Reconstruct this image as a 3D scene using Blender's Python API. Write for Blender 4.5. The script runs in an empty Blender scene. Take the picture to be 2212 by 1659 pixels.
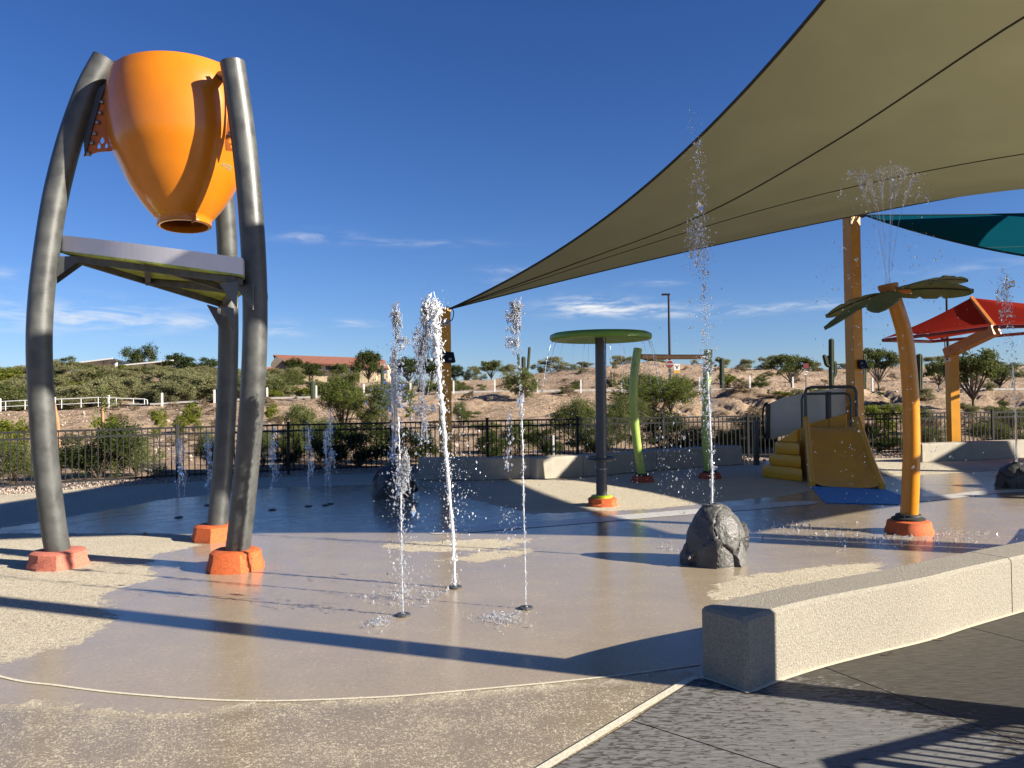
import bpy, math, random
import numpy as np
from mathutils import Vector, Matrix, noise as mn

random.seed(7)
rng = np.random.default_rng(11)
scene = bpy.context.scene
COL = scene.collection
R = math.radians

# ------------------------------------------------------------------ camera, sky, sun, exposure
EYE = 1.7
PITCH, ROLL = 0.0205, 0.0127
PW, PH, FPX = 2212.0, 1659.0, 1661.0
_f = np.array([0, math.cos(PITCH), math.sin(PITCH)])
_r0 = np.array([1.0, 0, 0])
_u0 = np.cross(_r0, _f)
_r = math.cos(ROLL) * _r0 - math.sin(ROLL) * _u0
_u = math.cos(ROLL) * _u0 + math.sin(ROLL) * _r0
_E = np.array([0, 0, EYE])

cam_data = bpy.data.cameras.new("camera")
cam = bpy.data.objects.new("camera", cam_data)
COL.objects.link(cam)
cam.matrix_world = Matrix(((_r[0], _u[0], -_f[0], 0), (_r[1], _u[1], -_f[1], 0), (_r[2], _u[2], -_f[2], EYE), (0, 0, 0, 1)))
cam_data.sensor_fit = 'HORIZONTAL'
cam_data.sensor_width = 36.0
cam_data.lens = 36.0 * FPX / PW
cam_data.clip_start = 0.05
cam_data.clip_end = 3000
scene.camera = cam

SUN_EL = R(24.5)
SUN_AZ = math.atan2(0.937, -0.35)          # clockwise from +Y
SD = Vector((math.sin(SUN_AZ) * math.cos(SUN_EL), math.cos(SUN_AZ) * math.cos(SUN_EL), math.sin(SUN_EL)))
SKY_STRENGTH = 0.05
SUN_STRENGTH = 5.0
EXPOSURE = 1.46

sun_data = bpy.data.lights.new("sun", 'SUN')
sun_data.energy = SUN_STRENGTH
sun_data.angle = R(0.53)
sun_data.color = (1.0, 0.91, 0.77)
sun = bpy.data.objects.new("sun", sun_data)
COL.objects.link(sun)
sun.rotation_euler = SD.to_track_quat('Z', 'Y').to_euler()
sun.location = SD * 200

scene.view_settings.view_transform = 'Standard'
scene.view_settings.look = 'None'
scene.view_settings.gamma = 1.0
scene.view_settings.use_curve_mapping = False
scene.view_settings.exposure = EXPOSURE
scene.render.engine = 'CYCLES'
scene.cycles.use_denoising = True
scene.cycles.max_bounces = 8
scene.cycles.transparent_max_bounces = 12
scene.cycles.sample_clamp_indirect = 6.0


def N(nt, t, **kw):
    n = nt.nodes.new(t)
    for k, v in kw.items():
        setattr(n, k, v)
    return n


def ray(px, py):
    return _f + (px - PW / 2) / FPX * _r - (py - PH / 2) / FPX * _u


def G(px, py, z=0.0):
    """ground (height z) point seen at a pixel of the photograph"""
    d = ray(px, py)
    q = _E + d * ((z - EYE) / d[2])
    return Vector(q)


def P(px, py, y):
    """point at distance y in front of the viewer seen at a pixel of the photograph"""
    d = ray(px, py)
    return Vector(_E + d * (y / d[1]))


# sky with thin clouds near the horizon
world = bpy.data.worlds.new("World")
scene.world = world
world.use_nodes = True
wt = world.node_tree
wt.nodes.clear()
out = N(wt, 'ShaderNodeOutputWorld')
bg = N(wt, 'ShaderNodeBackground')
bg.inputs['Strength'].default_value = SKY_STRENGTH
sky = N(wt, 'ShaderNodeTexSky', sky_type='NISHITA', sun_disc=False)
sky.sun_elevation = SUN_EL
sky.sun_rotation = SUN_AZ
sky.altitude = 800
sky.air_density = 1.0
sky.dust_density = 0.25
sky.ozone_density = 3.2
geo = N(wt, 'ShaderNodeTexCoord')
sep = N(wt, 'ShaderNodeSeparateXYZ')
wt.links.new(geo.outputs['Generated'], sep.inputs[0])


def wmath(op, a, b=None, c=None, clamp=False):
    n = N(wt, 'ShaderNodeMath', operation=op)
    n.use_clamp = clamp
    for i, v in enumerate((a, b, c)):
        if v is None:
            continue
        if isinstance(v, (int, float)):
            n.inputs[i].default_value = v
        else:
            wt.links.new(v, n.inputs[i])
    return n.outputs[0]


az = wmath('ARCTAN2', sep.outputs[0], sep.outputs[1])
el = wmath('ARCSINE', sep.outputs[2])
comb = N(wt, 'ShaderNodeCombineXYZ')
wt.links.new(wmath('MULTIPLY', az, 6.0), comb.inputs[0])
wt.links.new(wmath('MULTIPLY', el, 30.0), comb.inputs[1])
cn = N(wt, 'ShaderNodeTexNoise')
cn.inputs['Scale'].default_value = 2.6
cn.inputs['Detail'].default_value = 8
cn.inputs['Roughness'].default_value = 0.62
cn.inputs['Distortion'].default_value = 0.4
wt.links.new(comb.outputs[0], cn.inputs['Vector'])
cloud = None
CLOUDS = [  # photo px, py, half width px, half height px, strength
    (1270, 660, 70, 15, 1.9), (1380, 668, 90, 10, 0.95), (1530, 674, 130, 8, 0.8), (1740, 660, 90, 7, 0.6),
    (120, 680, 190, 26, 0.62), (230, 690, 110, 14, 0.62), (610, 712, 40, 11, 0.75), (765, 698, 45, 6, 0.7), (680, 511, 60, 10, 0.55),
    (900, 524, 110, 6, 0.35), (1100, 584, 40, 6, 0.5), (1415, 612, 40, 5, 0.6), (2110, 580, 90, 9, 0.35), (420, 695, 40, 8, 0.5),
    (0, 590, 40, 8, 0.5), (2160, 700, 120, 14, 0.3), (1110, 610, 50, 8, 0.4)]
for px, py, wx, wy, s in CLOUDS:
    d = ray(px, py)
    d = d / np.linalg.norm(d)
    a0, e0 = math.atan2(d[0], d[1]), math.asin(d[2])
    dx = wmath('DIVIDE', wmath('SUBTRACT', az, a0), wx / FPX)
    dy = wmath('DIVIDE', wmath('SUBTRACT', el, e0), wy / FPX)
    q = wmath('ADD', wmath('MULTIPLY', dx, dx), wmath('MULTIPLY', dy, dy))
    g = wmath('MULTIPLY', wmath('POWER', 2.718, wmath('MULTIPLY', q, -0.7)), s)
    cloud = g if cloud is None else wmath('ADD', cloud, g)
cr = N(wt, 'ShaderNodeMapRange', interpolation_type='SMOOTHSTEP')
cr.inputs['From Min'].default_value = 0.38
cr.inputs['From Max'].default_value = 0.68
wt.links.new(cn.outputs['Fac'], cr.inputs['Value'])
cm = wmath('MULTIPLY', wmath('MULTIPLY', cr.outputs[0], cloud), 0.66, clamp=True)
mixc = N(wt, 'ShaderNodeMixRGB')
wt.links.new(cm, mixc.inputs['Fac'])
hsv = N(wt, 'ShaderNodeHueSaturation')
hsv.inputs['Saturation'].default_value = 1.1
hsv.inputs['Value'].default_value = 1.0
wt.links.new(sky.outputs[0], hsv.inputs['Color'])
hz_ = N(wt, 'ShaderNodeMapRange', interpolation_type='SMOOTHSTEP')
hz_.inputs['From Min'].default_value = -0.02
hz_.inputs['From Max'].default_value = 0.55
wt.links.new(el, hz_.inputs['Value'])
tint = N(wt, 'ShaderNodeMixRGB')
tint.inputs['Color1'].default_value = (0.6, 0.69, 0.93, 1)
tint.inputs['Color2'].default_value = (0.41, 0.57, 0.88, 1)
wt.links.new(hz_.outputs[0], tint.inputs['Fac'])
mul = N(wt, 'ShaderNodeMixRGB', blend_type='MULTIPLY')
mul.inputs['Fac'].default_value = 1.0
wt.links.new(hsv.outputs[0], mul.inputs['Color1'])
wt.links.new(tint.outputs[0], mul.inputs['Color2'])
wt.links.new(mul.outputs[0], mixc.inputs['Color1'])
mixc.inputs['Color2'].default_value = (6.6, 6.7, 6.9, 1)
wt.links.new(mixc.outputs[0], bg.inputs['Color'])
wt.links.new(bg.outputs[0], out.inputs['Surface'])


# ------------------------------------------------------------------ materials
def pm(name, base, rough=0.6, metal=0.0, var=0.15, scale=8.0, bump=0.0, bscale=60.0, spec=0.5, coat=0.0, rvar=0.0, detail=6.0, col2=None, stretch=None):
    m = bpy.data.materials.new(name)
    m.use_nodes = True
    nt = m.node_tree
    b = nt.nodes['Principled BSDF']
    b.inputs['Metallic'].default_value = metal
    b.inputs['Roughness'].default_value = rough
    b.inputs['Specular IOR Level'].default_value = spec
    b.inputs['Coat Weight'].default_value = coat
    b.inputs['Coat Roughness'].default_value = 0.08
    tc = N(nt, 'ShaderNodeTexCoord')
    vec = tc.outputs['Object']
    if stretch:
        mp = N(nt, 'ShaderNodeMapping')
        mp.inputs['Scale'].default_value = stretch
        nt.links.new(vec, mp.inputs['Vector'])
        vec = mp.outputs[0]
    no = N(nt, 'ShaderNodeTexNoise')
    no.inputs['Scale'].default_value = scale
    no.inputs['Detail'].default_value = detail
    no.inputs['Roughness'].default_value = 0.6
    nt.links.new(vec, no.inputs['Vector'])
    ra = N(nt, 'ShaderNodeValToRGB')
    ra.color_ramp.elements[0].position = 0.3
    ra.color_ramp.elements[1].position = 0.7
    c2 = col2 if col2 else tuple(min(1, c * (1 + var)) for c in base)
    base = tuple(c * 0.8 for c in base)
    col2 = tuple(c * 0.8 for c in col2) if col2 else None
    c2 = col2 if col2 else tuple(min(1, c * (1 + var)) for c in base)
    c1 = base if col2 else tuple(c * (1 - var) for c in base)
    ra.color_ramp.elements[0].color = (*c1, 1)
    ra.color_ramp.elements[1].color = (*c2, 1)
    nt.links.new(no.outputs['Fac'], ra.inputs['Fac'])
    nt.links.new(ra.outputs['Color'], b.inputs['Base Color'])
    if rvar:
        mr = N(nt, 'ShaderNodeMapRange')
        mr.inputs['From Min'].default_value = 0.3
        mr.inputs['From Max'].default_value = 0.7
        mr.inputs['To Min'].default_value = max(0.03, rough - rvar)
        mr.inputs['To Max'].default_value = min(1, rough + rvar)
        nt.links.new(no.outputs['Fac'], mr.inputs['Value'])
        nt.links.new(mr.outputs[0], b.inputs['Roughness'])
    if bump:
        n2 = N(nt, 'ShaderNodeTexNoise')
        n2.inputs['Scale'].default_value = bscale
        n2.inputs['Detail'].default_value = 4
        nt.links.new(vec, n2.inputs['Vector'])
        bp = N(nt, 'ShaderNodeBump')
        bp.inputs['Strength'].default_value = bump
        bp.inputs['Distance'].default_value = 0.02
        nt.links.new(n2.outputs['Fac'], bp.inputs['Height'])
        nt.links.new(bp.outputs[0], b.inputs['Normal'])
    return m


def fabric(name, refl, trans, k=0.5):
    m = bpy.data.materials.new(name)
    m.use_nodes = True
    nt = m.node_tree
    nt.nodes.clear()
    o = N(nt, 'ShaderNodeOutputMaterial')
    d = N(nt, 'ShaderNodeBsdfDiffuse')
    t = N(nt, 'ShaderNodeBsdfTranslucent')
    mx = N(nt, 'ShaderNodeMixShader')
    mx.inputs[0].default_value = k
    tc = N(nt, 'ShaderNodeTexCoord')
    no = N(nt, 'ShaderNodeTexNoise')
    no.inputs['Scale'].default_value = 1.3
    no.inputs['Detail'].default_value = 7
    nt.links.new(tc.outputs['Object'], no.inputs['Vector'])
    wv = N(nt, 'ShaderNodeTexNoise')
    wv.inputs['Scale'].default_value = 140
    nt.links.new(tc.outputs['Object'], wv.inputs['Vector'])
    ad = N(nt, 'ShaderNodeMath', operation='MULTIPLY_ADD')
    nt.links.new(wv.outputs['Fac'], ad.inputs[0])
    ad.inputs[1].default_value = 0.4
    nt.links.new(no.outputs['Fac'], ad.inputs[2])
    refl, trans = [x * 0.82 for x in refl], [x * 0.82 for x in trans]
    for sh, c in ((d, refl), (t, trans)):
        ra = N(nt, 'ShaderNodeValToRGB')
        ra.color_ramp.elements[0].position = 0.4
        ra.color_ramp.elements[1].position = 1.0
        ra.color_ramp.elements[0].color = (*[x * 0.93 for x in c], 1)
        ra.color_ramp.elements[1].color = (*[x * 1.07 for x in c], 1)
        nt.links.new(ad.outputs[0], ra.inputs['Fac'])
        nt.links.new(ra.outputs['Color'], sh.inputs['Color'])
    nt.links.new(d.outputs[0], mx.inputs[1])
    nt.links.new(t.outputs[0], mx.inputs[2])
    nt.links.new(mx.outputs[0], o.inputs['Surface'])
    return m


def leafmat(name, ca, cb, k=0.35):
    m = bpy.data.materials.new(name)
    m.use_nodes = True
    nt = m.node_tree
    nt.nodes.clear()
    o = N(nt, 'ShaderNodeOutputMaterial')
    d = N(nt, 'ShaderNodeBsdfDiffuse')
    t = N(nt, 'ShaderNodeBsdfTranslucent')
    mx = N(nt, 'ShaderNodeMixShader')
    mx.inputs[0].default_value = k
    gi = N(nt, 'ShaderNodeNewGeometry')
    ob = N(nt, 'ShaderNodeObjectInfo')
    ad = N(nt, 'ShaderNodeMath', operation='MULTIPLY_ADD')
    nt.links.new(gi.outputs['Random Per Island'], ad.inputs[0])
    ad.inputs[1].default_value = 0.65
    a2 = N(nt, 'ShaderNodeMath', operation='MULTIPLY')
    nt.links.new(ob.outputs['Random'], a2.inputs[0])
    a2.inputs[1].default_value = 0.35
    nt.links.new(a2.outputs[0], ad.inputs[2])
    ra = N(nt, 'ShaderNodeValToRGB')
    ra.color_ramp.elements[0].color = (*[x * 0.84 for x in ca], 1)
    ra.color_ramp.elements[1].color = (*[x * 0.84 for x in cb], 1)
    nt.links.new(ad.outputs[0], ra.inputs['Fac'])
    for sh in (d, t):
        nt.links.new(ra.outputs['Color'], sh.inputs['Color'])
    nt.links.new(d.outputs[0], mx.inputs[1])
    nt.links.new(t.outputs[0], mx.inputs[2])
    nt.links.new(mx.outputs[0], o.inputs['Surface'])
    return m


M = {}
M['galv'] = pm('galvanised_grey', (0.1, 0.103, 0.1), 0.46, 0.35, 0.35, 5, 0.08, 90, rvar=0.12)
M['darkgrey'] = pm('dark_grey_paint', (0.075, 0.08, 0.085), 0.42, 0.25, 0.2, 7, 0.05, 80, rvar=0.1)
M['greyframe'] = pm('weathered_grey_frame', (0.11, 0.11, 0.105), 0.6, 0.3, 0.5, 9, 0.1, 60, rvar=0.15)
M['orange'] = pm('orange_gloss', (0.62, 0.19, 0.006), 0.27, 0, 0.08, 3, 0.02, 200, coat=0.2)
M['orangeplate'] = pm('orange_plate', (0.55, 0.14, 0.02), 0.5, 0, 0.15, 9, 0.03, 60)
M['rubber'] = pm('orange_rubber', (0.62, 0.125, 0.028), 0.75, 0, 0.35, 55, 0.5, 120, detail=3)
M['rubberfaded'] = pm('faded_pink_rubber', (0.56, 0.17, 0.11), 0.85, 0, 0.3, 55, 0.5, 120, detail=3)
M['rubberdark'] = pm('dark_red_rubber', (0.42, 0.075, 0.03), 0.7, 0, 0.35, 45, 0.5, 110, detail=3)
M['lime'] = pm('lime_gloss', (0.33, 0.46, 0.1), 0.3, 0, 0.1, 6, 0.02, 100, rvar=0.08)
M['limebright'] = pm('bright_lime', (0.42, 0.55, 0.02), 0.4, 0, 0.1, 10)
M['green'] = pm('mid_green', (0.09, 0.2, 0.035), 0.4, 0, 0.2, 4, 0.03, 80)
M['discgreen'] = pm('disc_green', (0.14, 0.3, 0.03), 0.35, 0, 0.15, 5, 0.03, 60)
M['platgreen'] = pm('algae_green_underside', (0.38, 0.44, 0.07), 0.6, 0, 0.6, 3.5, 0.15, 30)
M['whiteplastic'] = pm('white_plastic', (0.78, 0.76, 0.8), 0.45, 0, 0.05, 5)
M['panelwhite'] = pm('panel_white', (0.62, 0.64, 0.66), 0.5, 0, 0.06, 3)
M['yellow'] = pm('golden_yellow_paint', (0.72, 0.265, 0.01), 0.32, 0, 0.1, 4, 0.03, 90, coat=0.25)
M['slideyellow'] = pm('slide_yellow', (0.84, 0.41, 0.02), 0.38, 0, 0.1, 2.2, 0.03, 50)
M['postyellow'] = pm('post_yellow', (0.72, 0.31, 0.012), 0.42, 0, 0.12, 3, 0.03, 70)
M['beamorange'] = pm('beam_orange', (0.62, 0.2, 0.03), 0.5, 0, 0.12, 3)
M['redframe'] = pm('dull_red_frame', (0.3, 0.05, 0.035), 0.5, 0, 0.15, 5)
M['leafgreen'] = pm('moulded_leaf_green', (0.11, 0.13, 0.03), 0.55, 0, 0.3, 7, 0.1, 50)
M['leafedge'] = pm('dark_leaf_vein', (0.02, 0.025, 0.015), 0.6)
M['black'] = pm('black_metal', (0.009, 0.009, 0.01), 0.55, 0.0, 0.3, 20, spec=0.3)
M['blackrubber'] = pm('black_rubber', (0.02, 0.02, 0.02), 0.7)
M['white'] = pm('white_paint', (0.78, 0.77, 0.74), 0.6, 0, 0.07, 4)
M['steel'] = pm('steel', (0.4, 0.4, 0.4), 0.35, 0.9)
M['rock'] = pm('moulded_dark_rock', (0.05, 0.048, 0.045), 0.5, 0, 0.4, 6, 0.5, 40, col2=(0.13, 0.127, 0.12), rvar=0.15)
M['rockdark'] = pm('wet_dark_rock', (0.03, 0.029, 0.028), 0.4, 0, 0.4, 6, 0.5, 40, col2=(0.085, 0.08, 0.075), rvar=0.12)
M['gravel'] = pm('pale_gravel', (0.4, 0.32, 0.26), 0.9, 0, 0.3, 25)
M['roof'] = pm('terracotta_roof', (0.27, 0.105, 0.065), 0.85, 0, 0.2, 2, 0.3, 12)
M['stucco'] = pm('cream_stucco', (0.62, 0.5, 0.33), 0.9, 0, 0.07, 1.5)
M['stuccodark'] = pm('shade_dark_stucco', (0.2, 0.165, 0.13), 0.9, 0, 0.1, 1.5)  # darker stucco; the gable's shade is put into its colour
M['glassdark'] = pm('dark_window', (0.03, 0.035, 0.04), 0.12)
M['solar'] = pm('solar_cells', (0.05, 0.06, 0.08), 0.2, 0.2)
M['saguaro'] = pm('saguaro_skin', (0.035, 0.05, 0.022), 0.8, 0, 0.3, 8, 0.2, 30)
M['bark'] = pm('brown_bark', (0.1, 0.075, 0.05), 0.9, 0, 0.3, 8, 0.4, 30)
M['wood'] = pm('stake_wood', (0.38, 0.21, 0.1), 0.8, 0, 0.25, 6, 0.2, 30)
M['caulk'] = pm('pale_caulk', (0.68, 0.63, 0.48), 0.8, 0, 0.12, 30, 0.2, 60)
M['paleconc'] = pm('pale_concrete_band', (0.6, 0.58, 0.53), 0.35, 0, 0.12, 12, 0.1, 60, rvar=0.15)
M['blue'] = pm('blue_rubber_mat', (0.02, 0.26, 0.7), 0.5, 0, 0.25, 60, 0.3, 120, detail=2)
M['red'] = pm('sign_red_shaded', (0.2, 0.022, 0.022), 0.5)  # red darkened in place of the shade on the stop sign
M['signyellow'] = pm('sign_yellow', (0.75, 0.4, 0.03), 0.5)
M['asphalt'] = pm('road_asphalt', (0.07, 0.068, 0.065), 0.9, 0, 0.2, 4, 0.2, 40)
M['olive'] = fabric('olive_shade_cloth', (0.155, 0.142, 0.08), (0.152, 0.14, 0.078), 0.5)
M['oliveseam'] = pm('olive_seam', (0.045, 0.04, 0.022), 0.9)
M['teal'] = fabric('teal_shade_cloth', (0.005, 0.1, 0.16), (0.004, 0.075, 0.12), 0.5)
M['tealseam'] = pm('teal_seam', (0.004, 0.03, 0.045), 0.9)
M['redcloth'] = fabric('red_shade_cloth', (0.34, 0.03, 0.02), (0.4, 0.035, 0.018), 0.5)
M['mesquite'] = leafmat('mesquite_leaves', (0.065, 0.085, 0.025), (0.19, 0.21, 0.08))
M['scrub'] = leafmat('grey_green_scrub', (0.13, 0.135, 0.06), (0.33, 0.32, 0.165), 0.35)
M['darkleaf'] = leafmat('dark_leaves', (0.02, 0.032, 0.01), (0.085, 0.11, 0.035), 0.3)
M['paloverde'] = leafmat('palo_verde_leaves', (0.06, 0.085, 0.018), (0.2, 0.23, 0.07), 0.4)
M['bright'] = leafmat('yellow_green_leaves', (0.09, 0.12, 0.015), (0.24, 0.26, 0.05), 0.4)
M['silver'] = leafmat('silvery_leaves', (0.16, 0.16, 0.12), (0.38, 0.37, 0.3), 0.2)
M['dry'] = leafmat('dry_twigs', (0.12, 0.09, 0.06), (0.3, 0.23, 0.15), 0.1)

# water: clear with white froth
m = bpy.data.materials.new('splashing_water')
m.use_nodes = True
nt = m.node_tree
b = nt.nodes['Principled BSDF']
b.inputs['Base Color'].default_value = (0.95, 0.97, 1, 1)
b.inputs['Roughness'].default_value = 0.06
b.inputs['IOR'].default_value = 1.33
b.inputs['Transmission Weight'].default_value = 0.88
M['water'] = m
m = bpy.data.materials.new('clear_water')
m.use_nodes = True
b = m.node_tree.nodes['Principled BSDF']
b.inputs['Base Color'].default_value = (0.97, 0.98, 1, 1)
b.inputs['Roughness'].default_value = 0.04
b.inputs['IOR'].default_value = 1.33
b.inputs['Transmission Weight'].default_value = 0.93
M['clearwater'] = m
m = bpy.data.materials.new('white_froth')
m.use_nodes = True
b = m.node_tree.nodes['Principled BSDF']
b.inputs['Base Color'].default_value = (0.9, 0.92, 0.95, 1)
b.inputs['Roughness'].default_value = 0.15
b.inputs['IOR'].default_value = 1.33
b.inputs['Transmission Weight'].default_value = 0.5
M['froth'] = m


# ------------------------------------------------------------------ mesh helpers
class MB:
    """collects polygons; build() links them as ONE mesh object"""

    def __init__(self):
        self.v, self.f = [], []

    def add(self, vs, fs):
        o = len(self.v)
        self.v.extend([tuple(q) for q in vs])
        self.f.extend([tuple(i + o for i in q) for q in fs])
        return self

    def box(self, c, s, ax=None, ay=None, az=None):
        c = Vector(c)
        ax = Vector(ax) if ax is not None else Vector((1, 0, 0))
        az = Vector(az) if az is not None else Vector((0, 0, 1))
        ay = Vector(ay) if ay is not None else az.cross(ax)
        vs = [c + ax * (sx * s[0] / 2) + ay * (sy * s[1] / 2) + az * (sz * s[2] / 2) for sz in (-1, 1) for sy in (-1, 1) for sx in (-1, 1)]
        return self.add(vs, [(0, 2, 3, 1), (4, 5, 7, 6), (0, 1, 5, 4), (2, 6, 7, 3), (0, 4, 6, 2), (1, 3, 7, 5)])

    def bar(self, a, b, w, h=None, up=(0, 0, 1)):
        a, b = Vector(a), Vector(b)
        d = (b - a)
        L = d.length
        if L < 1e-6:
            return self
        x = d / L
        up = Vector(up)
        y = up.cross(x)
        if y.length < 1e-4:
            y = Vector((0, 1, 0)).cross(x)
            if y.length < 1e-4:
                y = Vector((1, 0, 0)).cross(x)
        y.normalize()
        z = x.cross(y)
        return self.box((a + b) / 2, (L, w, h or w), x, y, z)

    def tube(self, pts, rad, n=12, cap=True):
        pts = [Vector(q) for q in pts]
        if not hasattr(rad, '__len__'):
            rad = [rad] * len(pts)
        o = len(self.v)
        prev = None
        for i, q in enumerate(pts):
            t = (pts[min(i + 1, len(pts) - 1)] - pts[max(i - 1, 0)])
            if t.length < 1e-9:
                t = Vector((0, 0, 1))
            t.normalize()
            if prev is None:
                ref = Vector((0, 0, 1)) if abs(t.z) < 0.9 else Vector((1, 0, 0))
                a = t.cross(ref).normalized()
            else:
                a = (prev - t * prev.dot(t)).normalized()
            prev = a
            bb = t.cross(a)
            for k in range(n):
                th = 2 * math.pi * k / n
                self.v.append(tuple(q + (a * math.cos(th) + bb * math.sin(th)) * rad[i]))
        for i in range(len(pts) - 1):
            for k in range(n):
                k2 = (k + 1) % n
                self.f.append((o + i * n + k, o + i * n + k2, o + (i + 1) * n + k2, o + (i + 1) * n + k))
        if cap:
            self.f.append(tuple(o + k for k in reversed(range(n))))
            self.f.append(tuple(o + (len(pts) - 1) * n + k for k in range(n)))
        return self

    def lathe(self, c, prof, n=32, ax=None, cap=True):
        c = Vector(c)
        az = Vector(ax).normalized() if ax is not None else Vector((0, 0, 1))
        x = az.cross(Vector((0, 1, 0))).normalized()
        if x.length < 0.5:
            x = Vector((1, 0, 0))
        y = az.cross(x)
        o = len(self.v)
        for r, z in prof:
            for k in range(n):
                th = 2 * math.pi * k / n
                self.v.append(tuple(c + (x * math.cos(th) + y * math.sin(th)) * r + az * z))
        for i in range(len(prof) - 1):
            for k in range(n):
                k2 = (k + 1) % n
                self.f.append((o + i * n + k, o + i * n + k2, o + (i + 1) * n + k2, o + (i + 1) * n + k))
        if cap:
            if prof[0][0] > 1e-4:
                self.f.append(tuple(o + k for k in reversed(range(n))))
            if prof[-1][0] > 1e-4:
                self.f.append(tuple(o + (len(prof) - 1) * n + k for k in range(n)))
        return self

    def prism(self, poly, d):
        """polygon of 3D points pushed along d"""
        n = len(poly)
        d = Vector(d)
        a = [Vector(q) for q in poly]
        vs = a + [q + d for q in a]
        fs = [tuple(range(n - 1, -1, -1)), tuple(range(n, 2 * n))] + [(i, (i + 1) % n, n + (i + 1) % n, n + i) for i in range(n)]
        return self.add(vs, fs)

    def drop(self, c, r, st=None):
        """small faceted blob (8 faces), optionally stretched along st"""
        c = Vector(c)
        a = Vector((random.gauss(0, 1), random.gauss(0, 1), random.gauss(0, 1))).normalized() if st is None else Vector(st).normalized()
        k = 1.0 if st is None else Vector(st).length
        x = a.cross(Vector((0.3, 0.5, 0.81))).normalized()
        y = a.cross(x)
        vs = [c + a * r * k, c - a * r * k, c + x * r, c - x * r, c + y * r, c - y * r]
        return self.add(vs, [(0, 2, 4), (0, 4, 3), (0, 3, 5), (0, 5, 2), (1, 4, 2), (1, 3, 4), (1, 5, 3), (1, 2, 5)])

    def mesh(self, name, smooth=False, off=None, bevel=None):
        me = bpy.data.meshes.new(name)
        vs = self.v
        if off is not None:
            vs = [(q[0] - off[0], q[1] - off[1], q[2] - off[2]) for q in vs]
        me.from_pydata(vs, [], self.f)
        me.validate()
        me.update()
        import bmesh as _bm
        bm = _bm.new()
        bm.from_mesh(me)
        if len(bm.verts) < 60000:
            _bm.ops.recalc_face_normals(bm, faces=bm.faces)
        if bevel:
            ed = [e for e in bm.edges if len(e.link_faces) == 2 and e.calc_face_angle(0) > 0.6]
            _bm.ops.bevel(bm, geom=ed, offset=bevel, segments=2, affect='EDGES', profile=0.5)
        bm.to_mesh(me)
        bm.free()
        if smooth:
            me.polygons.foreach_set('use_smooth', [True] * len(me.polygons))
            try:
                me.set_sharp_from_angle(angle=R(42 if smooth is True else smooth))
            except Exception:
                pass
        return me

    def build(self, name, mat, parent=None, smooth=False, base=None, bevel=None, kind=None, label=None):
        off = base
        if parent is not None:
            off = wloc(parent)
        me = self.mesh(name, smooth, off, bevel)
        me.materials.append(mat)
        o = bpy.data.objects.new(name, me)
        COL.objects.link(o)
        if parent is not None:
            o.parent = parent
        elif base is not None:
            o.location = base
        if kind:
            o['kind'] = kind
        if label:
            o['label'] = label
        return o


def wloc(o):
    q = Vector((0, 0, 0))
    while o is not None:
        q = q + o.location
        o = o.parent
    return q


def tag(o, label, cat, group=None):
    o['label'] = label
    o['category'] = cat
    if group:
        o['group'] = group
    return o


def thing(name, label, cat, loc, group=None):
    o = bpy.data.objects.new(name, None)
    o.empty_display_size = 0.1
    COL.objects.link(o)
    o.location = loc
    return tag(o, label, cat, group)


def copy_tree(o, parent=None):
    c = o.copy()
    COL.objects.link(c)
    if parent is not None:
        c.parent = parent
    for ch in list(o.children):
        copy_tree(ch, c)
    return c


def spline(pts, n=8):
    """Catmull-Rom through points"""
    pts = [Vector(q) for q in pts]
    res = []
    for i in range(len(pts) - 1):
        p0, p1, p2, p3 = pts[max(i - 1, 0)], pts[i], pts[i + 1], pts[min(i + 2, len(pts) - 1)]
        for k in range(n):
            t = k / n
            res.append(0.5 * ((2 * p1) + (p2 - p0) * t + (2 * p0 - 5 * p1 + 4 * p2 - p3) * t * t + (3 * p1 - p0 - 3 * p2 + p3) * t ** 3))
    res.append(pts[-1])
    return res


def bez(a, m, c, t):
    return a * (1 - t) ** 2 + m * (2 * t * (1 - t)) + c * t * t


def fbm(x, y, s, octv=4):
    return mn.fractal(Vector((x * s, y * s, 3.7)), 1.0, 2.0, octv, noise_basis='PERLIN_ORIGINAL')


# ------------------------------------------------------------------ terrain
def sstep(a, b, x):
    t = min(1, max(0, (x - a) / (b - a)))
    return t * t * (3 - 2 * t)


_cx = [-400, 0, 350, 500, 900, 1060, 1154, 1300, 1415, 1589, 1758, 2000, 2212, 2600]
_cy = [66, 66, 66, 50, 36, 40, 53, 66, 75, 67, 58, 60, 66, 66]
_rx = [-400, 0, 350, 578, 979, 1248, 1600, 1871, 2212, 2600]
_rz = [1.0, 1.25, 1.6, 1.9, 2.15, 2.2, 2.1, 1.95, 1.9, 1.9]


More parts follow.
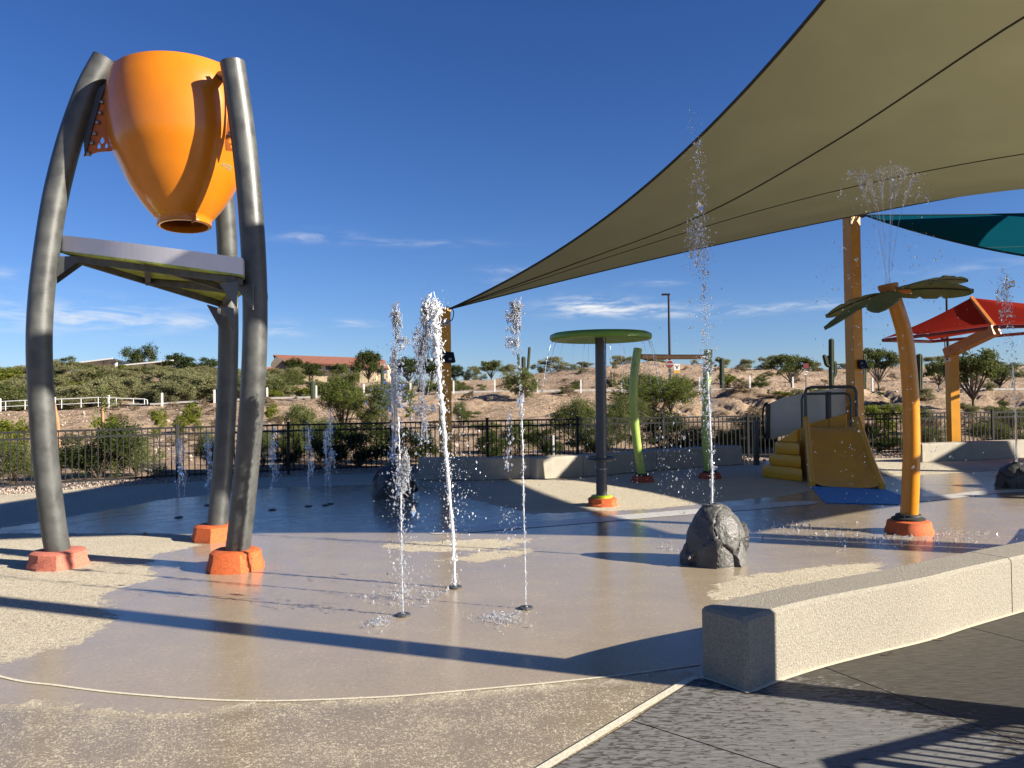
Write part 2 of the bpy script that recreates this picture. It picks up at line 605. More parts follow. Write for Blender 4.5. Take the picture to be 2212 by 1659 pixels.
def terrain(x, y):
    if y < 1:
        return -0.05
    px = PW / 2 + FPX * x / max(y, 6)
    px = min(2600, max(-400, px))
    crest = 1.7 + np.interp(px, _cx, _cy) / FPX * 86
    rz = float(np.interp(px, _rx, _rz))
    if y < 19:
        z = -0.05
    elif y < 24:
        z = -0.05 + 0.05 * sstep(19, 24, y)
    elif y < 42:
        z = 0.75 * sstep(23, 43, y)
    elif y < 52:
        z = 0.75 * sstep(23, 43, 42) + (rz - 0.75 * sstep(23, 43, 42)) * sstep(41, 51.5, y)
    elif y < 58:
        z = rz
    elif y < 86:
        z = rz + (crest - rz) * sstep(57, 88, y)
    elif y < 170:
        zl = 4.6 if px < 1050 else 5.0
        cz = rz + (crest - rz) * sstep(57, 88, 86)
        z = cz + (zl - cz) * sstep(86, 140, y)
    else:
        z = (4.6 if px < 1050 else 5.0)
    k = sstep(20, 40, y) * (1 - 0.85 * sstep(50.5, 52, y) * (1 - sstep(58, 61, y)))
    if y > 18:
        k *= 1 - 0.7 * sstep(84, 100, y)
        z += k * (0.32 * fbm(x, y, 0.11) + 0.2 * fbm(x + 9, y, 0.5, 5))
        z += 0.4 * sstep(60, 80, y) * (1 - 0.8 * sstep(84, 100, y)) * fbm(x, y, 0.05, 3)
    # eroded bank with gullies below the road
    if px > 1350 and 40 < y < 52:
        w = sstep(1350, 1480, px) * (1 - sstep(1800, 2300, px) * 0.5) * sstep(41, 44, y) * (1 - sstep(50, 51.5, y))
        c = abs(fbm(x, y * 0.35, 0.42, 3))
        z -= w * 0.5 * max(0, 0.2 - c) / 0.2
    return z


def terrain_hit(px, py, y):
    """stand a thing on the terrain at column px, distance y"""
    q = P(px, py, y)
    return Vector((q.x, q.y, terrain(q.x, q.y)))


ys = np.concatenate([np.arange(-60, 14, 6.0), np.arange(14, 40, 0.7), np.arange(40, 60, 0.3), np.arange(60, 95, 0.8), np.arange(95, 200, 5.0), np.arange(200, 1700, 100.0)])
us = np.concatenate([np.linspace(-3, -0.95, 30)[:-1], np.linspace(-0.95, 0.95, 260), np.linspace(0.95, 3, 30)[1:]])
tm = MB()
for y in ys:
    sc = max(y, 34) if y < 60 else y
    for u_ in us:
        x = u_ * sc
        tm.v.append((x, y, terrain(x, y)))
nu = len(us)
tm.f = [(i * nu + j, i * nu + j + 1, (i + 1) * nu + j + 1, (i + 1) * nu + j) for i in range(len(ys) - 1) for j in range(nu - 1)]


def dirt_material():
    m = bpy.data.materials.new('desert_dirt')
    m.use_nodes = True
    nt = m.node_tree
    b = nt.nodes['Principled BSDF']
    b.inputs['Roughness'].default_value = 0.95
    b.inputs['Specular IOR Level'].default_value = 0.15
    tc = N(nt, 'ShaderNodeTexCoord')
    n1 = N(nt, 'ShaderNodeTexNoise')
    n1.inputs['Scale'].default_value = 0.22
    n1.inputs['Detail'].default_value = 10
    n1.inputs['Roughness'].default_value = 0.65
    n2 = N(nt, 'ShaderNodeTexNoise')
    n2.inputs['Scale'].default_value = 2.6
    n2.inputs['Detail'].default_value = 8
    n2.inputs['Roughness'].default_value = 0.7
    for n_ in (n1, n2):
        nt.links.new(tc.outputs['Object'], n_.inputs['Vector'])
    r1 = N(nt, 'ShaderNodeValToRGB')
    e = r1.color_ramp.elements
    e[0].position, e[0].color = 0.32, (0.205, 0.15, 0.105, 1)
    e[1].position, e[1].color = 0.7, (0.425, 0.33, 0.24, 1)
    k = e.new(0.5)
    k.color = (0.355, 0.262, 0.182, 1)
    nt.links.new(n1.outputs['Fac'], r1.inputs['Fac'])
    r2 = N(nt, 'ShaderNodeValToRGB')
    r2.color_ramp.elements[0].position = 0.35
    r2.color_ramp.elements[0].color = (0.4, 0.38, 0.36, 1)
    r2.color_ramp.elements[1].position = 0.62
    r2.color_ramp.elements[1].color = (1.15, 1.12, 1.08, 1)
    nt.links.new(n2.outputs['Fac'], r2.inputs['Fac'])
    mx = N(nt, 'ShaderNodeMixRGB', blend_type='MULTIPLY')
    mx.inputs['Fac'].default_value = 0.8
    nt.links.new(r1.outputs[0], mx.inputs['Color1'])
    nt.links.new(r2.outputs[0], mx.inputs['Color2'])
    nt.links.new(mx.outputs[0], b.inputs['Base Color'])
    bp = N(nt, 'ShaderNodeBump')
    bp.inputs['Strength'].default_value = 1.0
    bp.inputs['Distance'].default_value = 0.25
    nt.links.new(n2.outputs['Fac'], bp.inputs['Height'])
    nt.links.new(bp.outputs[0], b.inputs['Normal'])
    return m


M['dirt'] = dirt_material()
tm.build('desert_ground', M['dirt'], smooth=180, kind='structure')

# road on its bench with a pale kerb
rd, kb = MB(), MB()
xs = np.linspace(-75, 75, 110)


def road_y(x):
    return 54.0


for i, x in enumerate(xs):
    z = terrain(x, 54.0) + 0.1
    rd.v += [(x, 52.2, z), (x, 57.0, z + 0.03)]
    if i:
        o = 2 * i
        rd.f.append((o - 2, o, o + 1, o - 1))
rd.build('road', M['asphalt'], kind='structure', smooth=180)
for a_, b_ in ((-24.5, -21.0), (-18.6, -6.8), (-4.5, 10), (12, 24), (29, 75)):
    xx = np.linspace(a_, b_, 24)
    for i in range(len(xx) - 1):
        z0, z1 = terrain(xx[i], 54.0) + 0.18, terrain(xx[i + 1], 54.0) + 0.18
        kb.bar((xx[i], 52.1, z0 - 0.08), (xx[i + 1], 52.1, z1 - 0.08), 0.18, 0.13)
kb.build('road_kerb', pm('kerb_concrete', (0.5, 0.47, 0.42), 0.85, 0, 0.2, 3), kind='structure')

# ------------------------------------------------------------------ splash pad
FENCE = [(-19, 11.5), (-14.0, 13.2), (-10.2, 15.2), (-9.3, 16.1), (-8.04, 16.85), (-6.9, 17.6), (-5.3, 18.25), (-3.1, 18.9), (0, 19.7), (3, 20.5), (6.5, 21.1), (10.7, 21.6), (14.5, 22.0), (19, 22.4), (24, 22.6)]
FENCE = [Vector((x, y, 0)) for x, y in FENCE]
fence_c = spline(FENCE, 14)
PAVE0, PAVE1 = G(1180, 1659), G(1490, 1470)
pv = (PAVE1 - PAVE0)
pv.normalize()
PVa = PAVE0 - pv * 14
bench_base = [G(*q) for q in ((1615, 1498), (1681, 1471.5), (1775, 1441.5), (1881, 1414), (2003, 1384), (2089, 1356), (2212, 1320))]
bench_base += [Vector((4.75, 6.5, 0)), Vector((5.6, 7.15, 0)), Vector((6.6, 8.1, 0)), Vector((7.5, 9.2, 0))]
bench_front = spline(bench_base, 5)

# wet / dry map from stain outlines (ground coordinates)
def gpoly(pts):
    return np.array([[*G(*q)[:2]] for q in pts])


DRY = [
    gpoly([(426, 1180), (329, 1199), (318, 1222), (339, 1249), (271, 1265), (217, 1284), (221, 1298), (244, 1335), (194, 1370), (163, 1393), (77, 1408), (0, 1435), (-300, 1470), (-400, 1150), (0, 1152), (330, 1152), (415, 1156)]),
    gpoly([(-400, 1500), (0, 1517), (128, 1524), (217, 1530), (271, 1540), (387, 1540), (492, 1528), (560, 1517), (800, 1514), (1000, 1500), (1300, 1470), (1500, 1448), (1400, 1700), (-400, 1700)]),
    gpoly([(-300, 1180), (0, 1142), (200, 1108), (350, 1080), (600, 1053), (830, 1046), (840, 1000), (600, 1005), (300, 1025), (100, 1050), (-300, 1090)]),
    gpoly([(820, 1180), (860, 1172), (900, 1170), (1170, 1162), (1100, 1182), (1060, 1186), (960, 1192), (880, 1190)]),
    gpoly([(950, 1210), (1060, 1190), (1180, 1185), (1100, 1205), (1050, 1215)]),
    gpoly([(900, 1040), (1240, 1035), (1500, 1010), (1900, 990), (2300, 990), (2300, 1010), (1900, 1030), (1700, 1070), (1400, 1100), (1150, 1110), (1000, 1075)]),
    gpoly([(1530, 1290), (1560, 1255), (1640, 1240), (1760, 1225), (1900, 1215), (1900, 1240), (1700, 1270), (1560, 1300)]),
]


def poly_sd(pts, poly):
    n = len(poly)
    d = np.full(len(pts), 1e9)
    ins = np.zeros(len(pts), bool)
    for i in range(n):
        a, b_ = poly[i], poly[(i + 1) % n]
        ab = b_ - a
        t = np.clip(((pts - a) @ ab) / max(1e-9, ab @ ab), 0, 1)
        q = a + t[:, None] * ab
        d = np.minimum(d, np.hypot(*(pts - q).T))
        c = ((a[1] > pts[:, 1]) != (b_[1] > pts[:, 1])) & (pts[:, 0] < (b_[0] - a[0]) * (pts[:, 1] - a[1]) / (b_[1] - a[1] + 1e-12) + a[0])
        ins ^= c
    return np.where(ins, d, -d)


# pad outline: fence side offset inward, then round behind the viewer
pad_out = []
for i in range(len(fence_c)):
    t = (fence_c[min(i + 1, len(fence_c) - 1)] - fence_c[max(i - 1, 0)]).normalized()
    pad_out.append((fence_c[i] + Vector((t.y, -t.x, 0)) * 0.55)[:2])
gx = np.arange(-15.0, 24.01, 0.12)
gy = np.arange(1.2, 23.01, 0.12)
fx = np.array([q[0] for q in pad_out])
fy = np.array([q[1] for q in pad_out])
X, Y = np.meshgrid(gx, gy)
top = np.interp(X, fx, fy)
Yc = np.minimum(Y, top)
inside = (Y - top) < 0.12
pts = np.stack([X.ravel(), Yc.ravel()], 1)
dry = np.full(len(pts), -3.0)
for pl in DRY:
    dry = np.maximum(dry, poly_sd(pts, pl))
nearband = poly_sd(pts, DRY[1])
farband = poly_sd(pts, DRY[5])
nxn = len(gx)
vid = -np.ones(X.shape, int)
pb = MB()
faces = []
need = np.zeros(X.shape, bool)
quads = []
for i in range(len(gy) - 1):
    for j in range(nxn - 1):
        if inside[i, j] and inside[i, j + 1]:
            quads.append((i * nxn + j, i * nxn + j + 1, (i + 1) * nxn + j + 1, (i + 1) * nxn + j))
used = np.unique(np.array(quads).ravel())
remap = -np.ones(len(pts), int)
remap[used] = np.arange(len(used))
me = bpy.data.meshes.new('splash_pad')
me.from_pydata([(pts[k, 0], pts[k, 1], 0.0) for k in used], [], [tuple(int(remap[k]) for k in q) for q in quads])
for nm, arr in (('dry', dry), ('nearband', nearband), ('farband', farband)):
    at = me.attributes.new(nm, 'FLOAT', 'POINT')
    at.data.foreach_set('value', arr[used].astype(np.float32))
me.update()


def pad_material():
    m = bpy.data.materials.new('sandy_pad_concrete')
    m.use_nodes = True
    nt = m.node_tree
    b = nt.nodes['Principled BSDF']
    L = nt.links.new
    tc = N(nt, 'ShaderNodeTexCoord')

    def noise(s, d=5, r=0.6, dist=0.0):
        n = N(nt, 'ShaderNodeTexNoise')
        n.inputs['Scale'].default_value = s
        n.inputs['Detail'].default_value = d
        n.inputs['Roughness'].default_value = r
        n.inputs['Distortion'].default_value = dist
        L(tc.outputs['Object'], n.inputs['Vector'])
        return n.outputs['Fac']

    def mth(op, a, b_=None, c=None, clamp=False):
        n = N(nt, 'ShaderNodeMath', operation=op)
        n.use_clamp = clamp
        for i, v in enumerate((a, b_, c)):
            if v is None:
                continue
            if isinstance(v, (int, float)):
                n.inputs[i].default_value = v
            else:
                L(v, n.inputs[i])
        return n.outputs[0]

    def sm(v, a, c):
        n = N(nt, 'ShaderNodeMapRange', interpolation_type='SMOOTHSTEP')
        n.inputs['From Min'].default_value = a
        n.inputs['From Max'].default_value = c
        L(v, n.inputs['Value'])
        return n.outputs[0]

    at = {}
    for k in ('dry', 'nearband', 'farband'):
        a = N(nt, 'ShaderNodeAttribute')
        a.attribute_name = k
        at[k] = a.outputs['Fac']
    n_edge = noise(5.5, 6, 0.65, 0.6)
    n_fine = noise(42, 5, 0.7, 0.8)
    n_worm = noise(52, 3, 0.6, 1.6)
    n_big = noise(0.7, 6, 0.6)
    n_mid = noise(3.0, 7, 0.62)
    d1 = mth('ADD', at['dry'], mth('MULTIPLY', mth('SUBTRACT', n_edge, 0.5), 0.55))
    d1 = mth('ADD', d1, mth('MULTIPLY', mth('SUBTRACT', n_fine, 0.5), 0.22))
    dry0 = sm(d1, -0.02, 0.03)
    # the band round the pad is only half dry: speckled with wet blots
    speck = mth('ADD', n_worm, mth('MULTIPLY', mth('SUBTRACT', n_mid, 0.5), 0.35))
    spk = sm(speck, 0.545, 0.62)
    nb = sm(at['nearband'], -0.05, 0.12)
    drym = mth('MULTIPLY', dry0, mth('SUBTRACT', 1.0, mth('MULTIPLY', nb, mth('SUBTRACT', 1.0, spk))))
    # drops splashed over the wet part leave pale grains
    ra = N(nt, 'ShaderNodeValToRGB')
    e = ra.color_ramp.elements
    e[0].position, e[0].color = 0.34, (0.16, 0.132, 0.1, 1)
    e[1].position, e[1].color = 0.66, (0.64, 0.585, 0.455, 1)
    k = e.new(0.5)
    k.color = (0.46, 0.405, 0.305, 1)
    L(n_worm, ra.inputs['Fac'])
    rw = N(nt, 'ShaderNodeValToRGB')
    e = rw.color_ramp.elements
    e[0].position, e[0].color = 0.3, (0.235, 0.192, 0.135, 1)
    e[1].position, e[1].color = 0.72, (0.36, 0.3, 0.22, 1)
    L(mth('ADD', mth('MULTIPLY', n_fine, 0.75), mth('MULTIPLY', n_mid, 0.25)), rw.inputs['Fac'])
    mx = N(nt, 'ShaderNodeMixRGB')
    L(drym, mx.inputs['Fac'])
    L(rw.outputs[0], mx.inputs['Color1'])
    L(ra.outputs[0], mx.inputs['Color2'])
    mb = N(nt, 'ShaderNodeMixRGB', blend_type='MULTIPLY')
    mb.inputs['Fac'].default_value = 0.55
    rb = N(nt, 'ShaderNodeValToRGB')
    rb.color_ramp.elements[0].position = 0.3
    rb.color_ramp.elements[0].color = (0.82, 0.81, 0.8, 1)
    rb.color_ramp.elements[1].position = 0.7
    rb.color_ramp.elements[1].color = (1.1, 1.1, 1.08, 1)
    L(n_big, rb.inputs['Fac'])
    damp = N(nt, 'ShaderNodeMixRGB', blend_type='MULTIPLY')     # the band round the pad is soaked darker
    L(mth('MULTIPLY', nb, 0.9), damp.inputs['Fac'])
    L(mx.outputs[0], damp.inputs['Color1'])
    damp.inputs['Color2'].default_value = (0.74, 0.73, 0.7, 1)
    L(damp.outputs[0], mb.inputs['Color1'])
    L(rb.outputs[0], mb.inputs['Color2'])
    L(mb.outputs[0], b.inputs['Base Color'])
    # roughness: wet film is shiny, broken by grain
    film = sm(mth('ADD', mth('MULTIPLY', n_mid, 0.4), mth('MULTIPLY', n_fine, 0.6)), 0.33, 0.68)
    rwet = mth('MULTIPLY_ADD', film, 0.2, 0.1)
    rr = N(nt, 'ShaderNodeMapRange')
    L(drym, rr.inputs['Value'])
    L(rwet, rr.inputs['To Min'])
    rr.inputs['To Max'].default_value = 0.85
    L(rr.outputs[0], b.inputs['Roughness'])
    sp = N(nt, 'ShaderNodeMapRange')
    L(drym, sp.inputs['Value'])
    sp.inputs['To Min'].default_value = 0.5
    sp.inputs['To Max'].default_value = 0.2
    L(sp.outputs[0], b.inputs['Specular IOR Level'])
    bp = N(nt, 'ShaderNodeBump')
    L(mth('MULTIPLY_ADD', drym, 0.85, 0.06), bp.inputs['Strength'])
    bp.inputs['Distance'].default_value = 0.012
    L(mth('ADD', n_worm, mth('MULTIPLY', n_fine, 0.6)), bp.inputs['Height'])
    L(bp.outputs[0], b.inputs['Normal'])
    return m


M['pad'] = pad_material()
me.materials.append(M['pad'])
pad = bpy.data.objects.new('splash_pad', me)
COL.objects.link(pad)
pad['kind'] = 'structure'

# gravel-coloured base sheet below the fence and behind the viewer
gb = MB()
gb.add([(-16, -4, -0.02), (26, -4, -0.02), (26, 23.4, -0.02), (-2, 21.0, -0.02), (-9, 17.6, -0.02), (-16, 14, -0.02)], [tuple(range(6))])
gb.build('gravel_bed', M['gravel'], kind='structure')


def strip(pts, w, z=0.004, t=None):
    mb = MB()
    n = len(pts)
    for i in range(n):
        tg = (pts[min(i + 1, n - 1)] - pts[max(i - 1, 0)])
        tg.z = 0
        tg.normalize()
        s = Vector((-tg.y, tg.x, 0)) * (w / 2 if not hasattr(w, '__len__') else w[i] / 2)
        for q in (pts[i] - s, pts[i] + s):
            mb.v.append((q.x, q.y, z))
        if i:
            o = 2 * i
            mb.f.append((o - 2, o, o + 1, o - 1))
    return mb


def gline(pts, n=8):
    return spline([G(*q) for q in pts], n)


# curved pale joint lines and the painted white band in the pad
def joint_points():
    return gline([(-200, 1395), (0, 1462), (128, 1482), (280, 1500), (530, 1515), (800, 1508), (1000, 1493), (1300, 1464), (1512, 1436)])


strip(joint_points(), 0.022, 0.004).build('pad_joint', M['caulk'], kind='structure')
strip(gline([(-60, 1170), (0, 1154), (110, 1138), (215, 1121), (320, 1108)]), 0.02, 0.004).build('pad_joint', M['caulk'], kind='structure')
band = gline([(930, 1153), (1000, 1146), (1100, 1138), (1200, 1130), (1420, 1112), (1600, 1098), (1690, 1090), (1765, 1084)])
wd = [0.12 + 0.3 * min(1, i / 8) for i in range(len(band))]
wd[-4:] = [0.36, 0.26, 0.16, 0.04]
strip(band, wd, 0.005).build('white_band', M['paleconc'], kind='structure')
band = gline([(1960, 1085), (2010, 1078), (2070, 1071), (2130, 1064), (2212, 1060), (2300, 1058)])
strip(band, [0.05 + 0.3 * min(1, i / 8) for i in range(len(band))], 0.005).build('white_band', M['paleconc'], kind='structure')
strip([PVa, PAVE0, PAVE1, G(1507, 1466)], 0.05, 0.011).build('pavement_edge_joint', M['caulk'], kind='structure')

# dark broom-finished pavement in slabs with recessed joints
def pave_material():
    m = bpy.data.materials.new('dark_broomed_concrete')
    m.use_nodes = True
    nt = m.node_tree
    L = nt.links.new
    b = nt.nodes['Principled BSDF']
    tc = N(nt, 'ShaderNodeTexCoord')
    mp = N(nt, 'ShaderNodeMapping')
    mp.inputs['Rotation'].default_value = (0, 0, R(26))
    mp.inputs['Scale'].default_value = (1.6, 11, 1)
    L(tc.outputs['Object'], mp.inputs['Vector'])
    n1 = N(nt, 'ShaderNodeTexNoise')
    n1.inputs['Scale'].default_value = 5.5
    n1.inputs['Detail'].default_value = 7
    n1.inputs['Roughness'].default_value = 0.65
    L(mp.outputs[0], n1.inputs['Vector'])
    mp2 = N(nt, 'ShaderNodeMapping')
    mp2.inputs['Rotation'].default_value = (0, 0, R(26))
    mp2.inputs['Scale'].default_value = (1.0, 3.2, 1)
    L(tc.outputs['Object'], mp2.inputs['Vector'])
    n2 = N(nt, 'ShaderNodeTexNoise')
    n2.inputs['Scale'].default_value = 17
    n2.inputs['Detail'].default_value = 3
    n2.inputs['Distortion'].default_value = 0.7
    L(mp2.outputs[0], n2.inputs['Vector'])
    # pale flecks: wet reflection painted into the colour, broken by dark dashes
    at = N(nt, 'ShaderNodeAttribute')
    at.attribute_name = 'wet_sheen'
    ad = N(nt, 'ShaderNodeMath', operation='ADD')
    L(n2.outputs['Fac'], ad.inputs[0])
    L(at.outputs['Fac'], ad.inputs[1])
    st = N(nt, 'ShaderNodeMapRange', interpolation_type='SMOOTHSTEP')
    st.inputs['From Min'].default_value = 0.42
    st.inputs['From Max'].default_value = 0.5
    L(ad.outputs[0], st.inputs['Value'])
    r1 = N(nt, 'ShaderNodeValToRGB')
    r1.color_ramp.elements[0].position = 0.3
    r1.color_ramp.elements[0].color = (0.036, 0.033, 0.028, 1)
    r1.color_ramp.elements[1].position = 0.72
    r1.color_ramp.elements[1].color = (0.095, 0.086, 0.072, 1)
    L(n1.outputs['Fac'], r1.inputs['Fac'])
    r2 = N(nt, 'ShaderNodeValToRGB')
    r2.color_ramp.elements[0].position = 0.3
    r2.color_ramp.elements[0].color = (0.1, 0.098, 0.093, 1)
    r2.color_ramp.elements[1].position = 0.7
    r2.color_ramp.elements[1].color = (0.2, 0.196, 0.187, 1)
    L(n1.outputs['Fac'], r2.inputs['Fac'])
    mx = N(nt, 'ShaderNodeMixRGB')
    L(st.outputs[0], mx.inputs['Fac'])
    L(r1.outputs[0], mx.inputs['Color1'])
    L(r2.outputs[0], mx.inputs['Color2'])
    L(mx.outputs[0], b.inputs['Base Color'])
    b.inputs['Roughness'].default_value = 0.7
    b.inputs['Specular IOR Level'].default_value = 0.2
    bp = N(nt, 'ShaderNodeBump')
    bp.inputs['Strength'].default_value = 0.5
    bp.inputs['Distance'].default_value = 0.006
    L(n1.outputs['Fac'], bp.inputs['Height'])
    L(bp.outputs[0], b.inputs['Normal'])
    return m


M['pave'] = pave_material()
pave = MB()
pn = Vector((pv.y, -pv.x, 0))
edge_pts = [PVa, PAVE0, G(1507, 1470)] + [q.copy() for q in bench_front]
far_c = Vector((6.5, 1.5, 0))
pvb = MB()
poly = [Vector((q.x, q.y, -0.012)) for q in edge_pts] + [Vector((12, 9.2, -0.012)), Vector((12, -8, -0.012)), Vector((PVa.x, -8, -0.012))]
# joints as seen in the photograph
J1a, J1b = G(1364, 1559), G(1648, 1650)
J2a, J2b = G(1775, 1442), G(2104, 1569)
J3a, J3b = G(2084, 1358), G(2212, 1391)


def extend(a, b_, L):
    return a + (b_ - a).normalized() * L


J1b, J2b, J3b = extend(J1a, J1b, 3.4), extend(J2a, J2b, 4.2), extend(J3a, J3b, 5.0)
J0a = extend(PAVE0, PVa, 1.5)
J0b = J0a + (J1b - J1a)
bi = lambda q: min(range(len(bench_front)), key=lambda i: (bench_front[i] - q).length)
i2, i3 = bi(J2a), bi(J3a)
slabs = [
    [PVa, J0a, J0b, Vector((PVa.x + 2.5, -8, 0)), Vector((PVa.x, -8, 0))],
    [J0a, J1a, J1b, J0b],
    [J1a, G(1507, 1468)] + bench_front[0:i2 + 1] + [J2b, J1b],
    bench_front[i2:i3 + 1] + [J3b, J2b],
    bench_front[i3:] + [Vector((12, 9.2, 0)), Vector((12, 3, 0)), J3b],
]
pv_base = MB()
pv_base.add([(PVa.x - 1, -8, -0.015), (14, -8, -0.015), (14, 9.5, -0.015), (7, 9.5, -0.015), (1.2, 4.2, -0.015)], [(0, 1, 2, 3, 4)])
pavement = pv_base.build('pavement', M['blackrubber'], kind='structure')
for s in slabs:
    c = sum((Vector(q) for q in s), Vector()) / len(s)
    ins = []
    n = len(s)
    for i in range(n):
        a, q, b_ = Vector(s[i - 1]), Vector(s[i]), Vector(s[(i + 1) % n])
        e1, e2 = (q - a).normalized(), (b_ - q).normalized()
        n1, n2 = Vector((-e1.y, e1.x, 0)), Vector((-e2.y, e2.x, 0))
        if n1.dot(c - q) < 0 and n2.dot(c - q) < 0:
            n1, n2 = -n1, -n2
        nn = (n1 + n2)
        nn = nn.normalized() if nn.length > 1e-3 else n1
        ins.append(q + nn * 0.008)
    # fine top so that the painted sheen can be mapped on it
    mb = MB()
    mb.prism([(q.x, q.y, -0.013) for q in ins], (0, 0, 0.02))
    o = mb.build('slab', M['pave'], parent=pavement, kind='structure')
    bmm = o.data
    import bmesh
    bm = bmesh.new()
    bm.from_mesh(bmm)
    bmesh.ops.triangulate(bm, faces=bm.faces)
    for _ in range(9):
        ed = [e for e in bm.edges if e.calc_length() > 0.45]
        if not ed:
            break
        bmesh.ops.subdivide_edges(bm, edges=ed, cuts=1)
        bmesh.ops.triangulate(bm, faces=bm.faces)
    bm.to_mesh(bmm)
    bm.free()
    at = bmm.attributes.new('wet_sheen', 'FLOAT', 'POINT')
    vals = []
    for v in bmm.vertices:
        q = Vector((v.co.x, v.co.y, 0))
        d2 = (q - G(1480, 1560)).length
        far = max(0.0, (q - PAVE0).dot(pv) - 1.55)
        side = (q - PAVE0).dot(pn)
        w = -0.02 + 0.13 * min(1, max(0, side - 0.15) / 0.9) - 0.55 * max(0, (q - PAVE0).dot(pv) + 0.3 * side - 1.75)
        vals.append(max(-0.5, w))
    at.data.foreach_set('value', vals)

# ------------------------------------------------------------------ seat walls
def wall_material(name, base, rough=0.85):
    m = pm(name, base, rough, 0, 0.3, 80, 0.45, 90, detail=5)
    return m


M['wall'] = wall_material('sandblasted_concrete', (0.295, 0.268, 0.215))
M['wallfar'] = pm('pale_seat_wall', (0.38, 0.35, 0.285), 0.85, 0, 0.12, 5, 0.3, 50)


def seat_wall(name, label, front, width, height, cuts, mat, back_sign=1, ch=0.03, caulk=True):
    """front: list of base points of the face; blocks between index cuts; each block a part with chamfered edges"""
    root = thing(name, label, 'seat wall', front[0])
    n = len(front)
    nor = []
    for i in range(n):
        t = (front[min(i + 1, n - 1)] - front[max(i - 1, 0)]).normalized()
        nor.append(Vector((-t.y, t.x, 0)) * back_sign)
    bounds = [0] + cuts + [n - 1]
    for k in range(len(bounds) - 1):
        a, b_ = bounds[k], bounds[k + 1]
        rows = []
        idx = list(range(a, b_ + 1))
        for i in idx:
            p, w = front[i].copy(), nor[i]
            t = (front[min(i + 1, n - 1)] - front[max(i - 1, 0)]).normalized()
            if i == a and k > 0:
                p = p + t * 0.006
            if i == b_ and k < len(bounds) - 2:
                p = p - t * 0.006
            prof = [(0, 0), (0, height - ch), (ch, height), (width - ch, height), (width, height - ch), (width, 0)]
            rows.append([p + w * u_ + Vector((0, 0, z_)) for u_, z_ in prof])
        # chamfered ends
        for end in (0, -1):
            r = rows[end]
            c = sum(r, Vector()) / len(r)
            if (end == 0 and k == 0) or (end == -1 and k == len(bounds) - 2):
                t = (rows[1][0] - rows[0][0]).normalized() if end == 0 else (rows[-2][0] - rows[-1][0]).normalized()
                inner = [q + t * ch for q in r]
                capr = [q.copy() for q in r]
                for q in capr:
                    pass
                w = nor[idx[end]]
                capr = [front[idx[end]] + w * u_ + Vector((0, 0, z_)) for u_, z_ in [(ch, 0), (ch, height - 2 * ch), (2 * ch, height - ch), (width - 2 * ch, height - ch), (width - ch, height - 2 * ch), (width - ch, 0)]]
                rows[end] = inner
                if end == 0:
                    rows.insert(0, capr)
                else:
                    rows.append(capr)
        mb = MB()
        m_ = len(rows[0])
        for r in rows:
            mb.v += [tuple(q) for q in r]
        for i in range(len(rows) - 1):
            for j in range(m_ - 1):
                mb.f.append((i * m_ + j, i * m_ + j + 1, (i + 1) * m_ + j + 1, (i + 1) * m_ + j))
        mb.f.append(tuple(range(m_)))
        mb.f.append(tuple((len(rows) - 1) * m_ + j for j in reversed(range(m_))))
        mb.build('wall_block', mat, parent=root, smooth=25)
    if caulk:
        w0 = nor[0] * 0.5 * 0
        pts = [front[0] + nor[0] * width] + [q - nor[i] * 0.01 for i, q in enumerate(front)]
        strip(pts, 0.04, 0.012).build('caulk_joint', M['caulk'], parent=root)
    return root


jt = bi(G(2192, 1328))
seat_wall('seat_wall', 'sandblasted concrete seat wall by the dark pavement with a square cut end', bench_front, 0.33, 0.43, [jt], M['wall'], 1, 0.022)
w1 = spline([G(903, 1036), G(980, 1037), G(1060, 1036.5), G(1154, 1033)], 6)
seat_wall('seat_wall', 'pale concrete seat wall at the foot of the far shade post', [Vector(q) for q in w1], 0.4, 0.46, [16], M['wallfar'], 1, 0.02)
w2 = spline([G(1160, 1036), G(1260, 1029), G(1360, 1021), G(1480, 1011), G(1605, 1002)], 6)
seat_wall('seat_wall', 'long pale concrete seat wall behind the green arch', [Vector(q) for q in w2], 0.42, 0.46, [6, 15], M['wallfar'], 1, 0.02)
w3 = spline([G(1992, 999), G(2080, 995), G(2212, 989), G(2330, 984)], 6)
seat_wall('seat_wall', 'pale concrete seat wall below the red canopy', [Vector(q) for q in w3], 0.42, 0.46, [11], M['wallfar'], 1, 0.02)

# ------------------------------------------------------------------ fence
fence = thing('picket_fence', 'black metal picket fence running round the splash pad', 'fence', (0, 19.7, 0))
FH = 1.17
s_acc = [0.0]
for i in range(1, len(fence_c)):
    s_acc.append(s_acc[-1] + (fence_c[i] - fence_c[i - 1]).length)
s_acc = np.array(s_acc)
fcx, fcy = np.array([q.x for q in fence_c]), np.array([q.y for q in fence_c])


def fpt(s):
    return Vector((np.interp(s, s_acc, fcx), np.interp(s, s_acc, fcy), 0))


S0 = float(np.interp(-13.6, fcx, s_acc))
S1 = float(np.interp(18.5, fcx, s_acc))
npan = 14
pitch = (S1 - S0) / npan
fbase = wloc(fence)
pk_mesh = MB().box((0, 0, FH / 2 + 0.02), (0.021, 0.021, FH - 0.08)).mesh('picket')
pk_mesh.materials.append(M['black'])
ps_mesh = MB().box((0, 0, FH / 2 + 0.03), (0.062, 0.062, FH + 0.06)).box((0, 0, FH + 0.07), (0.075, 0.075, 0.025)).mesh('post')
ps_mesh.materials.append(M['black'])


def place(mesh, name, q, rz, parent):
    o = bpy.data.objects.new(name, mesh)
    COL.objects.link(o)
    o.parent = parent
    o.location = Vector(q) - wloc(parent)
    o.rotation_euler = (0, 0, rz)
    return o


